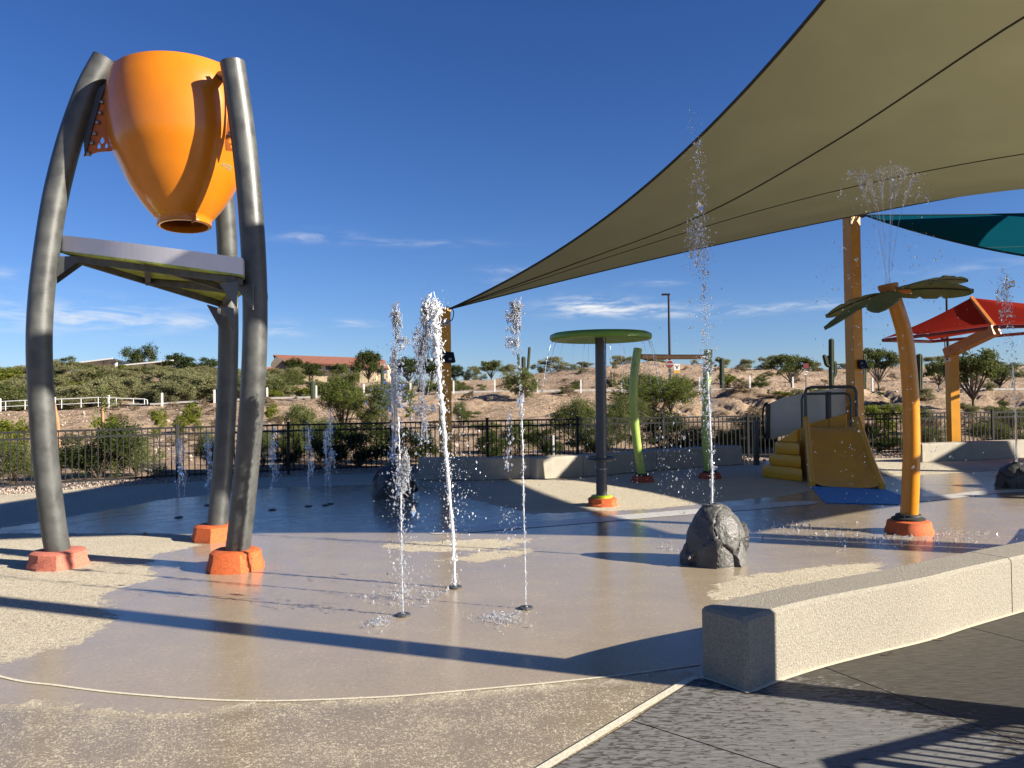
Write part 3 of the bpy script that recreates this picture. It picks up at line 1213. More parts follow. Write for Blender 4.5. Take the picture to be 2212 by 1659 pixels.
for k in range(npan + 1):
    q = fpt(S0 + k * pitch)
    t = fpt(S0 + k * pitch + 0.1) - q
    rz = math.atan2(t.y, t.x)
    place(ps_mesh, 'post', q, rz, fence)
    if k == npan:
        break
    q2 = fpt(S0 + (k + 1) * pitch)
    for z in (0.11, FH - 0.14, FH):
        MB().bar(q + Vector((0, 0, z)), q2 + Vector((0, 0, z)), 0.032, 0.04).build('rail', M['black'], parent=fence)
    d = (q2 - q)
    npk = 19
    rz = math.atan2(d.y, d.x)
    for j in range(1, npk + 1):
        place(pk_mesh, 'picket', q + d * (j / (npk + 1)), rz, fence)

# gravel stones along the fence
gs = MB()
for k in range(5200):
    s = random.uniform(S0, S1)
    q = fpt(s)
    t = (fpt(s + 0.1) - q).normalized()
    n_ = Vector((t.y, -t.x, 0))
    q = q + n_ * random.uniform(-0.8, 0.6)
    r = random.uniform(0.012, 0.036)
    gs.drop((q.x, q.y, r * 0.3), r)
gs.build('gravel', M['gravel'], kind='stuff')


# ------------------------------------------------------------------ footing collars
def footing(c, r0=0.33, r1=0.2, h=0.22, n=16, seed=0, sx=1.0, rot=0.0):
    """lumpy rubber boot, wide at the ground with a faceted outline"""
    rr = random.Random(seed)
    mb = MB()
    c = Vector(c)
    prof = [(r0 * 1.0, 0.0), (r0 * 1.0, 0.03), (r0 * 0.93, h * 0.45), (r1 * 1.25, h * 0.9), (r1 * 1.05, h), (r1 * 0.8, h)]
    facet = [1 + rr.uniform(-0.07, 0.07) for _ in range(n)]
    for r, z in prof:
        for k in range(n):
            th = 2 * math.pi * k / n
            f = 1 + (facet[k] - 1) * (r / r0)
            x, y = r * f * math.cos(th) * sx, r * f * math.sin(th)
            mb.v.append((c.x + x * math.cos(rot) - y * math.sin(rot), c.y + x * math.sin(rot) + y * math.cos(rot), z))
    for i in range(len(prof) - 1):
        for k in range(n):
            k2 = (k + 1) % n
            mb.f.append((i * n + k, i * n + k2, (i + 1) * n + k2, (i + 1) * n + k))
    mb.f.append(tuple((len(prof) - 1) * n + k for k in range(n)))
    return mb


# ------------------------------------------------------------------ tipping bucket tower
bt = thing('bucket_tower', 'tall three-legged water tower with a big orange tipping bucket', 'water bucket', (-3.85, 8.55, 0))
LEGW = 0.122
legL = [P(q[0], q[1], d) for q, d in (((126, 1200), 8.2), ((112, 1110), 8.14), ((96, 960), 8.05), ((86, 800), 8.0), ((86, 690), 8.0), ((96, 580), 8.02), ((119, 430), 8.06), ((152, 300), 8.1), ((190, 195), 8.15), ((226, 128), 8.2))]
legR = [P(q[0], q[1], d) for q, d in (((512, 1200), 7.95), ((524, 1100), 7.9), ((540, 930), 7.84), ((549, 780), 7.8), ((551, 660), 7.78), ((547, 540), 7.76), ((537, 400), 7.74), ((521, 260), 7.72), ((502, 135), 7.7))]
legB = [P(q[0], q[1], d) for q, d in (((468, 1148), 9.67), ((482, 1000), 9.72), ((492, 800), 9.75), ((493, 640), 9.72), ((489, 500), 9.62), ((478, 380), 9.5), ((462, 280), 9.35))]
for pts, lab in ((legL, None), (legR, None), (legB, None)):
    pts = [Vector((pts[0].x, pts[0].y, 0.0))] + pts
    c = spline(pts, 6)
    lw = [LEGW * (1.08 if i < 6 else 1.0) for i in range(len(c))]
    MB().tube(c, lw, 24).build('leg', M['galv'], parent=bt, smooth=True)
footing((legL[0].x, legL[0].y, 0), 0.31, 0.225, 0.17, 9, 3, 1.0, 0.3).build('footing', M['rubberfaded'], parent=bt, smooth=30, label='faded pink rubber footing')
footing((legR[0].x - 0.02, legR[0].y, 0), 0.285, 0.2, 0.2, 12, 5).build('footing', M['rubber'], parent=bt, smooth=30)
footing((legB[0].x - 0.02, legB[0].y, 0), 0.3, 0.21, 0.19, 8, 8, 1.0, 0.2).build('footing', M['rubber'], parent=bt, smooth=30)
# bucket
BC = P(398, 300, 8.3)
bz = lambda py: P(391, 490 - (490 - py) * 0.845, 8.3).z
ztop, zbot = bz(112), bz(490)
prof_px = [(490, 54), (476, 56), (469, 61), (431, 87), (385, 112), (343, 129), (298, 145), (250, 152), (206, 155), (160, 153), (130, 148), (112, 144)]
prof = [(r / FPX * 8.3, bz(y)) for y, r in prof_px]
pts = [(r, z) for r, z in prof]
dense = []
for i in range(len(pts) - 1):
    for k in range(4):
        t = k / 4
        p0, p1, p2, p3 = pts[max(i - 1, 0)], pts[i], pts[i + 1], pts[min(i + 2, len(pts) - 1)]
        f_ = lambda a, b_, c, d: 0.5 * (2 * b_ + (c - a) * t + (2 * a - 5 * b_ + 4 * c - d) * t * t + (3 * b_ - a - 3 * c + d) * t ** 3)
        dense.append((f_(p0[0], p1[0], p2[0], p3[0]), f_(p0[1], p1[1], p2[1], p3[1])))
dense.append(pts[-1])
dense[0:8] = [(54 / FPX * 8.3, bz(490)), (57 / FPX * 8.3, bz(488)), (57 / FPX * 8.3, bz(474)), (62 / FPX * 8.3, bz(468))]
inner = [(r - 0.02, z) for r, z in reversed(dense)]
shell = dense + inner
BAX = Vector((-0.05, 0.06, 1)).normalized()      # the bucket hangs slightly tipped
BC0 = Vector((BC.x, BC.y, bz(490))) - BAX * bz(490)
mb = MB()
mb.lathe(BC0, [(q[0] * 0.965, q[1]) for q in shell + [shell[0]]], 64, ax=BAX, cap=False)
bucket = mb.build('bucket', M['orange'], parent=bt, smooth=50)
MB().lathe(BC0, [(0.015, bz(494)), (0.02, bz(482)), (0.03, bz(478)), (0.03, bz(470))], 10).build('nozzle', M['orangeplate'], parent=bucket, smooth=True)
MB().bar((BC.x - 0.27, BC.y, bz(468)), (BC.x + 0.27, BC.y, bz(468)), 0.03).build('stirrup', M['orangeplate'], parent=bucket)
MB().lathe(BC0, [(0.0, bz(128)), (145 / FPX * 8.3 * 0.965 - 0.03, bz(128)), (145 / FPX * 8.3 * 0.965 - 0.03, bz(126)), (0.0, bz(126))], 40, ax=BAX).build('light_stop_lid', M['orangeplate'], parent=bucket)  # unseen lid added to keep daylight out of the bucket
# painted blue-green and red streaks on the far side of the bucket
def decal(th0, th1, z0, z1, name, mat):
    mb = MB()
    n, m_ = 8, 8
    zs = [q[1] for q in dense]
    rs = [q[0] for q in dense]
    for i in range(n + 1):
        for j in range(m_ + 1):
            z = z0 + (z1 - z0) * i / n
            th = th0 + (th1 - th0) * (j / m_) + 0.12 * math.sin(i * 1.3)
            r = np.interp(z, zs, rs) * 0.965 + 0.004
            mb.v.append(tuple(BC0 + Vector((r * math.cos(th), r * math.sin(th), 0)) + BAX * z + Vector((0, 0, 0.05 * r * math.cos(th) - 0.06 * r * math.sin(th)))))
    for i in range(n):
        for j in range(m_):
            a = i * (m_ + 1) + j
            mb.f.append((a, a + 1, a + m_ + 2, a + m_ + 1))
    mb.build(name, mat, parent=bucket, smooth=True)


decal(-0.02, 0.35, bz(245), bz(205), 'painted_streak', M['red'])
decal(-0.03, 0.4, bz(285), bz(248), 'painted_streak', pm('teal_paint', (0.02, 0.35, 0.3), 0.4))
decal(-0.4, -0.33, bz(364), bz(354), 'painted_mark', pm('teal_paint', (0.02, 0.35, 0.3), 0.4))


def bracket(leg_side, poly_px, depth_pts, drops, bolts, bolt_d):
    q = [P(x, y, d) for (x, y), d in zip(poly_px, depth_pts)]
    nrm = (q[1] - q[0]).cross(q[2] - q[0]).normalized()
    # plate with real openings: build as triangulated polygon minus holes through bmesh boolean-free grid
    import mathutils
    mb = MB()
    o = q[0]
    ax = (q[1] - q[0]).normalized()
    ay = nrm.cross(ax)
    uv = [((p - o).dot(ax), (p - o).dot(ay)) for p in q]
    holes = []
    for cx, cy, r in drops:
        p = P(cx, cy, bolt_d)
        c = ((p - o).dot(ax), (p - o).dot(ay))
        pts_ = []
        up = Vector((0, 0, 1))
        ux, uy = up.dot(ax), up.dot(ay)
        l = math.hypot(ux, uy)
        ux, uy = ux / l, uy / l
        for k in range(12):
            th = 2 * math.pi * k / 12
            rad = r * (1.0 + (0.9 if k == 0 else 0.15 if k in (1, 11) else 0))
            dx, dy = math.cos(th) * rad, math.sin(th) * rad * 0.9
            pts_.append(Vector((c[0] + ux * dx - uy * dy, c[1] + uy * dx + ux * dy)))
        holes.append(pts_)
    loops = [[Vector((a, b_, 0)) for a, b_ in uv]] + [[Vector((p.x, p.y, 0)) for p in reversed(h)] for h in holes]
    flat = [p for l in loops for p in l]
    tris = mathutils.geometry.tessellate_polygon(loops)
    th = 0.012
    front = [o + ax * p.x + ay * p.y for p in flat]
    n = len(front)
    mb.v = [tuple(p + nrm * th / 2) for p in front] + [tuple(p - nrm * th / 2) for p in front]
    for t in tris:
        mb.f.append((t[0], t[1], t[2]))
        mb.f.append((n + t[2], n + t[1], n + t[0]))
    s = 0
    for l in loops:
        for k in range(len(l)):
            a, b_ = s + k, s + (k + 1) % len(l)
            mb.f.append((a, b_, n + b_, n + a))
        s += len(l)
    br = mb.build('bucket_bracket', M['orangeplate'], parent=bt)
    for bx, by in bolts:
        p = P(bx, by, bolt_d - 0.01)
        MB().lathe(p - Vector((0, 0.02, 0)), [(0.0, -0.02), (0.017, -0.016), (0.021, 0.0), (0.021, 0.03)], 10, ax=(0, 1, 0)).build('bolt', M['steel'], parent=br, smooth=True)
    return br


bracket(0, [(236, 185), (234, 250), (238, 300), (248, 326), (214, 328), (181, 338), (200, 270), (216, 205)], [8.15] * 8, [(221, 305, 0.028), (214, 317, 0.025), (230, 316, 0.022)], [(223, 222), (219, 245), (213, 266), (207, 290), (201, 310), (193, 333)], 8.15)
bracket(1, [(497, 150), (505, 300), (506, 327), (488, 325), (486, 310), (494, 240)], [7.95] * 6, [(497, 305, 0.02), (500, 316, 0.018)], [(498, 290)], 7.94)
# dark curved flange plates between legs and brackets
for pts_, d in (([(236, 176), (226, 190), (212, 230), (198, 280), (188, 320), (183, 334), (180, 300), (196, 232), (214, 188)], 8.12), ([(474, 140), (480, 140), (492, 200), (498, 300), (506, 330), (510, 300), (502, 200), (490, 140)], 7.76)):
    MB().prism([P(x, y, d) for x, y in pts_], (0, 0.05, 0)).build('flange', M['darkgrey'], parent=bt)
# pivot caps
MB().tube([P(205, 150, 8.17), P(262, 140, 8.25)], 0.05, 14).build('pivot_axle', M['galv'], parent=bt, smooth=True)
MB().tube([P(503, 160, 7.72), P(470, 165, 8.05)], 0.05, 14).build('pivot_axle', M['galv'], parent=bt, smooth=True)
# splash plate
pL0, pR0, pB0 = P(128, 545, 8.12), P(524, 598, 7.5), P(486, 655, 9.45)
def arc_edge(a, b_, out_dir, sag, n=30):
    return [a.lerp(b_, i / n) + out_dir * (sag * 4 * (i / n) * (1 - i / n)) for i in range(n + 1)]


cen = (pL0 + pR0 + pB0) / 3
loop = arc_edge(pL0, pR0, Vector((-0.3, -1, 0)), 0.1)[:-1] + arc_edge(pR0, pB0, Vector((1, 0.3, 0)), 0.12)[:-1] + arc_edge(pB0, pL0, Vector((-0.5, 0.9, 0)), 0.12)[:-1]
MB().prism(loop, (0, 0, 0.02)).build('splash_plate', M['platgreen'], parent=bt)
rim = MB()
n = len(loop)
for i in range(n):
    a, b_ = loop[i], loop[(i + 1) % n]
    o = len(rim.v)
    ia, ib = a.lerp(cen, 0.012), b_.lerp(cen, 0.012)
    H_ = Vector((0, 0, 0.185))
    z0 = Vector((0, 0, 0.02))
    rim.add([a + z0, b_ + z0, b_ + H_, a + H_, ia + z0, ib + z0, ib + H_, ia + H_], [(0, 1, 2, 3), (5, 4, 7, 6), (3, 2, 6, 7), (1, 0, 4, 5)])
rim.build('plate_rim', M['whiteplastic'], parent=bt, smooth=30)
dn = Vector((0, 0, -0.09))
def lerp3(u_, v_):
    return pL0 * (1 - u_ - v_) + pR0 * u_ + pB0 * v_


for a, b_ in ((lerp3(0.04, 0.03), lerp3(0.95, 0.02)), (lerp3(0.03, 0.06), lerp3(0.03, 0.94)), (lerp3(0.96, 0.03), lerp3(0.04, 0.95)), (lerp3(0.5, 0.0), lerp3(0.0, 0.5)), (lerp3(0.62, 0.0), lerp3(0.62, 0.38)), (lerp3(0.02, 0.45), lerp3(0.6, 0.36))):
    MB().bar(a + dn * 0.4, b_ + dn * 0.4, 0.055, 0.065).build('plate_beam', M['greyframe'], parent=bt)
for leg_p, c_ in ((pL0, -0.1), (pR0, 0.1), (pB0, 0.0)):
    d = (cen - leg_p)
    d.z = 0
    d.normalize()
    tip = leg_p + d * 0.28 + Vector((0, 0, -0.05))
    s = Vector((-d.y, d.x, 0)) * 0.09
    b0 = leg_p - d * 0.05 + Vector((0, 0, -0.06))
    mb = MB()
    mb.prism([b0 - s + Vector((0, 0, 0.0)), b0 - s + Vector((0, 0, -0.26)), tip - s], s * 0.14)
    mb.prism([b0 + s + Vector((0, 0, 0.0)), b0 + s + Vector((0, 0, -0.26)), tip + s], s * -0.14)
    mb.build('gusset', M['galv'], parent=bt)
MB().tube([P(497, 632, 9.1), P(528, 612, 8.6)], 0.045, 12).build('feed_pipe', M['greyframe'], parent=bt, smooth=True)
MB().tube([P(560, 640, 7.85), P(574, 640, 7.85)], 0.075, 16).build('leg_cap', M['galv'], parent=bt, smooth=True)

# ------------------------------------------------------------------ rain disc
rd_c = G(1300, 1092)
rt = thing('rain_disc', 'green round rain disc on a dark grey pole', 'water feature', rd_c)
dz = P(1304, 726, rd_c.y).z
MB().tube([rd_c + Vector((0, 0, 0.02)), rd_c + Vector((0.02, 0, dz - 0.02))], 0.088, 24).build('pole', M['darkgrey'], parent=rt, smooth=True)
dr = 0.815
MB().lathe((rd_c.x + 0.02, rd_c.y, dz), [(0.1, -0.035), (dr - 0.05, -0.07), (dr - 0.015, -0.06), (dr, -0.02), (dr - 0.01, 0.02), (dr - 0.06, 0.045), (0.0, 0.07)], 64).build('disc', M['discgreen'], parent=rt, smooth=50)
ringz = P(1301, 990, rd_c.y).z
ring = [(rd_c.x + 0.205 * math.cos(t), rd_c.y + 0.205 * math.sin(t), ringz + 0.012 * math.sin(t)) for t in np.linspace(0, 2 * math.pi, 41)]
MB().tube(ring, 0.02, 8, cap=False).build('grab_ring', M['darkgrey'], parent=rt, smooth=True)
MB().bar((rd_c.x - 0.2, rd_c.y, ringz), (rd_c.x + 0.2, rd_c.y, ringz), 0.02).build('ring_bracket', M['darkgrey'], parent=rt)
MB().lathe((rd_c.x, rd_c.y, 0), [(0.12, 0.1), (0.17, 0.11), (0.17, 0.155), (0.155, 0.165), (0.1, 0.165)], 24).build('collar', M['limebright'], parent=rt, smooth=40)
footing(rd_c, 0.245, 0.19, 0.13, 9, 12, 1.0, 0.4).build('footing', M['rubber'], parent=rt, smooth=30)
MB().lathe((rd_c.x + 0.008, rd_c.y, 0), [(0.09, P(1301, 1012, rd_c.y).z - 0.006), (0.0905, P(1301, 1012, rd_c.y).z)], 24, cap=False).build('paint_line', M['whiteplastic'], parent=rt)

# ------------------------------------------------------------------ lime arch
al, ar = G(1388, 1040), G(1534, 1033)
at_ = thing('arch', 'bowed lime green arch with a light orange crossbar', 'water feature', (al + ar) / 2)
pl = [P(1387, 1030, al.y), P(1376, 960, al.y - 0.05), P(1370, 900, al.y - 0.08), P(1368, 850, al.y - 0.1), P(1371, 800, al.y - 0.08), P(1378, 753, al.y - 0.03)]
pr = [P(1531, 1025, ar.y), P(1526, 960, ar.y - 0.05), P(1526, 880, ar.y - 0.08), P(1527, 820, ar.y - 0.06), P(1530, 756, ar.y)]
for q in (pl, pr):
    b0 = Vector((q[0].x, q[0].y, 0.02))
    MB().tube(spline([b0] + q, 6), 0.088, 20).build('post', M['lime'], parent=at_, smooth=True)
cb = [P(1384, 770, al.y - 0.05), P(1450, 771, (al.y + ar.y) / 2), P(1526, 771, ar.y - 0.02)]
MB().tube(cb, 0.05, 16).build('crossbar', pm('salmon_orange_bar', (0.7, 0.38, 0.18), 0.45, 0, 0.12, 8), parent=at_, smooth=True)
for q, s in ((al, 21), (ar, 23)):
    footing(q, 0.25, 0.17, 0.12, 9, s, 1.0, 0.2).build('footing', M['rubberdark'], parent=at_, smooth=30)
    MB().lathe((q.x, q.y, 0), [(0.1, 0.11), (0.15, 0.12), (0.15, 0.155), (0.1, 0.165)], 16).build('collar', M['blackrubber'], parent=at_, smooth=40)

# ------------------------------------------------------------------ moulded rocks
def rock_mesh(c, rx, ry, h, seed, mat, label, n_cells=17):
    rr = random.Random(seed)
    seeds = [Vector((rr.gauss(0, 1), rr.gauss(0, 1), rr.gauss(0.15, 0.8))).normalized() for _ in range(n_cells)]
    offs = [rr.uniform(-0.06, 0.06) for _ in seeds]
    tilt = [Vector((rr.gauss(0, 1), rr.gauss(0, 1), rr.gauss(0, 1))) * 0.17 for _ in seeds]
    import bmesh as _b
    bm = _b.new()
    _b.ops.create_icosphere(bm, subdivisions=6, radius=1)
    for v in bm.verts:
        d = v.co.normalized()
        dd = d + Vector((mn.noise(d * 2.3 + Vector((seed, 0, 0))), mn.noise(d * 2.3 + Vector((0, seed, 5))), mn.noise(d * 2.3 + Vector((9, 0, seed))))) * 0.2
        ds = sorted((((dd - s).length, i) for i, s in enumerate(seeds)))
        gap = ds[1][0] - ds[0][0]
        i = ds[0][1]
        r = 1 + offs[i] * min(1, gap / 0.06) + tilt[i].dot(dd - seeds[i])
        r -= 0.06 * math.exp(-(gap / 0.022) ** 2)
        r += 0.022 * mn.fractal(d * 5 + Vector((seed, 1, 2)), 1, 2, 4)
        z = d.z
        # dome with nearly upright sides
        hz = max(z, -0.15)
        prof = (1 - max(0, hz) ** 2.6) ** 0.5 if hz > 0 else 1.0
        rad = max(0.30 if z > 0.95 else 0.0, prof)
        hx = math.hypot(d.x, d.y) or 1e-6
        v.co = Vector((c[0] + d.x / hx * rad * rx * r * (1 if hx > 0.05 else hx / 0.05), c[1] + d.y / hx * rad * ry * r * (1 if hx > 0.05 else hx / 0.05), max(0.0, hz) * h * (1 + 0.4 * (r - 1)) if z > 0 else -0.06))
    me_ = bpy.data.meshes.new('rock')
    bm.to_mesh(me_)
    bm.free()
    for v in me_.vertices:
        v.co = v.co - Vector(c)
    me_.polygons.foreach_set('use_smooth', [True] * len(me_.polygons))
    try:
        me_.set_sharp_from_angle(angle=R(38))
    except Exception:
        pass
    me_.materials.append(mat)
    root = thing('rock_fountain', label, 'artificial rock', c, 'moulded rock fountains')
    o = bpy.data.objects.new('rock', me_)
    COL.objects.link(o)
    o.parent = root
    MB().lathe((c[0], c[1], 0), [(0.05, h - 0.03), (0.05, h + 0.012), (0.02, h + 0.014)], 14).build('nozzle', M['black'], parent=root, smooth=True)
    return root


rk1 = Vector((2.05, 7.97, 0))
rk2 = G(848, 1074)
rk3 = G(2197, 1052)
rock_mesh(rk1, 0.33, 0.30, P(1540, 1090, 7.97).z, 4, M['rock'], 'grey moulded rock with deep cracks standing on sunlit wet concrete')
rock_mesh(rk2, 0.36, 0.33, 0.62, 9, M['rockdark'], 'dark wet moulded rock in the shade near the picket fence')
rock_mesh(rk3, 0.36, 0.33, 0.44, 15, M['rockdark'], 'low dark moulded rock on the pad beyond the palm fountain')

# ------------------------------------------------------------------ palm fountain
pc = G(1963, 1150)
pt = thing('palm_fountain', 'yellow palm tree fountain with drooping dark green leaves', 'water feature', pc)
pp = [Vector((pc.x, pc.y, 0.05))] + [P(x, y, pc.y - 0.02 * i) for i, (x, y) in enumerate(((1963.5, 1128), (1967.5, 1032), (1969, 948), (1966, 835), (1956, 735), (1942, 680), (1926, 632)))]
tr = spline(pp, 6)
MB().tube(tr, [0.107 - 0.02 * i / len(tr) for i in range(len(tr))], 24).build('trunk', M['yellow'], parent=pt, smooth=True)
footing(pc, 0.285, 0.2, 0.16, 14, 31, 1.0, 0).build('footing', M['rubber'], parent=pt, smooth=40)
MB().lathe((pc.x, pc.y, 0), [(0.12, 0.14), (0.19, 0.15), (0.195, 0.18), (0.15, 0.2), (0.145, 0.225), (0.1, 0.23)], 20).build('collar', M['blackrubber'], parent=pt, smooth=40)
hub = P(1919, 622, 9.42)
up = Vector((-0.18, -0.03, 1)).normalized()
hb = MB().lathe(hub, [(0.055, -0.14), (0.09, -0.06), (0.115, 0.0), (0.12, 0.04), (0.1, 0.05), (0.0, 0.05)], 20, ax=up).build('hub', pm('hub_orange', (0.5, 0.18, 0.03), 0.45), parent=pt, smooth=True)


ARCH = 0.035


def palm_leaf(tip, width, roll=0.0, fold=0.03):
    base = hub - up * 0.03
    L = (tip - base)
    d = L.normalized()
    side = d.cross(up).normalized()
    nn = side.cross(d).normalized()
    if nn.z < 0:
        nn = -nn
    side = (side * math.cos(roll) + nn * math.sin(roll))
    n = 24
    rows = []
    for i in range(n + 1):
        t = i / n
        c = base.lerp(tip, t) + nn * (ARCH * math.sin(math.pi * t) * L.length)
        w = width * max(0.0, math.sin(math.pi * min(1, 0.05 + 0.95 * t ** 1.15))) ** 0.6
        if i in (6, 7) :
            pass
        wl = wr = w
        if i % 6 == 3 and 2 < i < n - 3:
            wl *= 0.72
        if i % 6 == 0 and 2 < i < n - 3:
            wr *= 0.74
        if t < 0.1:
            wl, wr = max(wl, 0.05), max(wr, 0.05)
        rows.append((c, wl, wr))
    mb = MB()
    th = 0.014
    for c, wl, wr in rows:
        for s, zz in ((-1, 0), (-0.5, 0.6), (0, 1), (0.5, 0.6), (1, 0)):
            w = wl if s < 0 else wr
            mb.v.append(tuple(c + side * s * w + nn * (fold * zz - fold)))
    for c, wl, wr in rows:
        for s, zz in ((-1, 0), (-0.5, 0.6), (0, 1), (0.5, 0.6), (1, 0)):
            w = wl if s < 0 else wr
            mb.v.append(tuple(c + side * s * w + nn * (fold * zz - fold - th)))
    m_ = 5
    o = (n + 1) * m_
    for i in range(n):
        for j in range(m_ - 1):
            a = i * m_ + j
            mb.f.append((a, a + 1, a + m_ + 1, a + m_))
            mb.f.append((o + a + 1, o + a, o + a + m_, o + a + m_ + 1))
        for j in (0, m_ - 1):
            a = i * m_ + j
            mb.f.append((a, a + m_, o + a + m_, o + a))
    mb.f.append(tuple(range(m_)) + tuple(o + j for j in reversed(range(m_))))
    e = n * m_
    mb.f.append(tuple(e + j for j in range(m_)) + tuple(o + e + j for j in reversed(range(m_))))
    lf = mb.build('palm_leaf', M['leafgreen'], parent=pt, smooth=35)
    mid = [c - nn * (fold * 0 + th + 0.006) for c, _, _ in rows[1:-1]]
    MB().tube(mid, 0.009, 6).build('leaf_vein', M['leafedge'], parent=lf)
    MB().box(base.lerp(tip, 0.14) - nn * 0.0 + nn * (ARCH * math.sin(math.pi * 0.14) * L.length - th - fold * 0.2 - 0.012), (0.24, 0.075, 0.02), d, side, nn).build('leaf_bracket', M['beamorange'], parent=lf, bevel=0.006)


palm_leaf(P(2090, 602, 10.2), 0.16, 0.25)
palm_leaf(P(2104, 624, 9.0), 0.19, 0.55)
palm_leaf(P(1897, 668, 8.6), 0.2)
palm_leaf(P(1782, 680, 9.9), 0.17, -0.35)
palm_leaf(P(1779, 706, 9.0), 0.16, -0.05)

# ------------------------------------------------------------------ slide
sl = thing('slide', 'yellow moulded water slide with steps and a grey handrail', 'slide', G(1830, 1054))
SA, SB = G(1749, 1052), G(1913, 1058)
ex = (SB - SA).normalized()
ey = Vector((0.24, 0.97, 0)).normalized()
w_bot = (SB - SA).length
SL = 1.95
z_sill, z_wall = 1.02, 1.27


def chute_z(t):      # t 0 bottom .. 1 top
    return 0.02 + z_sill * (t ** 1.25) if t < 1 else z_sill


ch, wl_, wr_ = MB(), MB(), MB()
n = 18
rows = []
for i in range(n + 3):
    t = min(i / n, 1.0)
    y = SL * i / n
    wq = w_bot * (1 - 0.15 * t)
    c = (SA + SB) / 2 + ey * y + ex * (0.06 * t)
    z = chute_z(t)
    rows.append((c, wq, z, t))
for c, wq, z, t in rows:
    for s in np.linspace(-1, 1, 9):
        k = 0.05 * (abs(s) ** 6)
        ch.v.append(tuple(c + ex * (s * (wq / 2 - 0.09)) + Vector((0, 0, z + k))))
for i in range(len(rows) - 1):
    for j in range(8):
        a = i * 9 + j
        ch.f.append((a, a + 1, a + 10, a + 9))
# underside closes the chute to the ground
o = len(ch.v)
for c, wq, z, t in rows:
    for s in (-1, 1):
        ch.v.append(tuple(c + ex * (s * (wq / 2 - 0.09)) + Vector((0, 0, 0))))
k0 = (len(rows) - 1) * 9
ch.f.append(tuple(k0 + j for j in range(9)) + (o + 2 * (len(rows) - 1) + 1, o + 2 * (len(rows) - 1)))
ch.build('chute', M['slideyellow'], parent=sl, smooth=40)
for sgn, nm in ((-1, wl_), (1, wr_)):
    prof_rows = []
    for c, wq, z, t in rows:
        hw = z + (0.14 + 0.14 * t) if t < 1 else z_wall
        hw = min(hw, z_wall + 0.02)
        if t < 0.04:
            hw = 0.13
        thick = 0.1
        out_ = c + ex * (sgn * wq / 2)
        in_ = c + ex * (sgn * (wq / 2 - thick))
        flare = ex * (sgn * 0.12 * (1 - t) * 0)
        prof_rows.append([out_ + Vector((0, 0, 0.0)) + flare, out_ + Vector((0, 0, hw - 0.04)), out_ - ex * sgn * 0.03 + Vector((0, 0, hw)), in_ + ex * sgn * 0.03 + Vector((0, 0, hw)), in_ + Vector((0, 0, hw - 0.04)), in_ + Vector((0, 0, 0.0))])
    for r in prof_rows:
        nm.v += [tuple(q) for q in r]
    for i in range(len(prof_rows) - 1):
        for j in range(6):
            j2 = (j + 1) % 6
            nm.f.append((i * 6 + j, i * 6 + j2, (i + 1) * 6 + j2, (i + 1) * 6 + j))
    nm.f.append(tuple(range(6)))
    nm.f.append(tuple((len(prof_rows) - 1) * 6 + j for j in range(6)))
    nm.build('side_wall', M['slideyellow'], parent=sl, smooth=40)
# platform block and rear wedge behind the chute top
topc = (SA + SB) / 2 + ey * (SL * 1.11) + ex * 0.06
pw = w_bot * 0.85
MB().box(topc + ey * 0.35 + Vector((0, 0, z_sill / 2)), (pw, 0.7, z_sill), ex, Vector((-ex.y, ex.x, 0))).build('platform', M['slideyellow'], parent=sl, bevel=0.04, smooth=30)
wedge = [topc + ey * 0.68 - ex * (pw / 2) + Vector((0, 0, z_sill)), topc + ey * 0.68 + ex * (pw / 2 - 0.1) + Vector((0, 0, z_sill)), topc + ey * 0.68 + ex * (pw / 2 - 0.1) + Vector((0, 0, z_wall + 0.04))]
MB().prism(wedge, ey * 0.1).build('rear_wall', M['slideyellow'], parent=sl, bevel=0.015)
# steps climbing from the side
sx0 = G(1640, 1030)
st_r = SA + ey * 0.85
dirs = (st_r - sx0)
dirs.z = 0
LS = dirs.length - 0.015
stx = dirs.normalized()
sty = Vector((-stx.y, stx.x, 0))
kw = -(ey.dot(stx)) / ey.dot(sty)           # how far the side wall cuts into the steps per metre of depth
for k, (x0, y0, z0, z1) in enumerate(((0.0, 0.0, 0.0, 0.26), (0.1, 0.1, 0.26, 0.5), (0.12, 0.24, 0.5, 0.74))):
    pl_ = []
    rC = 0.16
    for q in range(9):
        th = math.pi + q / 8 * math.pi / 2
        pl_.append(sx0 + stx * (x0 + rC + rC * math.cos(th)) + sty * (y0 + rC + rC * math.sin(th)))
    ym = (LS - 0.02 - x0) / kw
    pl_ += [sx0 + stx * (LS - 0.02 - kw * y0) + sty * y0, sx0 + stx * x0 + sty * max(ym, y0 + rC + 0.1)]
    MB().prism([Vector((q.x, q.y, z0)) for q in pl_], (0, 0, z1 - z0)).build('step', M['slideyellow'], parent=sl, bevel=0.03, smooth=35)
yw = 0.42
wq_ = [sx0 + stx * 0.12 + sty * yw + Vector((0, 0, 0.742)), sx0 + stx * (LS - 0.04 - kw * yw) + sty * yw + Vector((0, 0, 0.742)), sx0 + stx * (LS - 0.04 - kw * yw) + sty * yw + Vector((0, 0, 1.02))]
MB().prism(wq_, sty * 0.1).build('ramp_edge', M['slideyellow'], parent=sl, bevel=0.012)
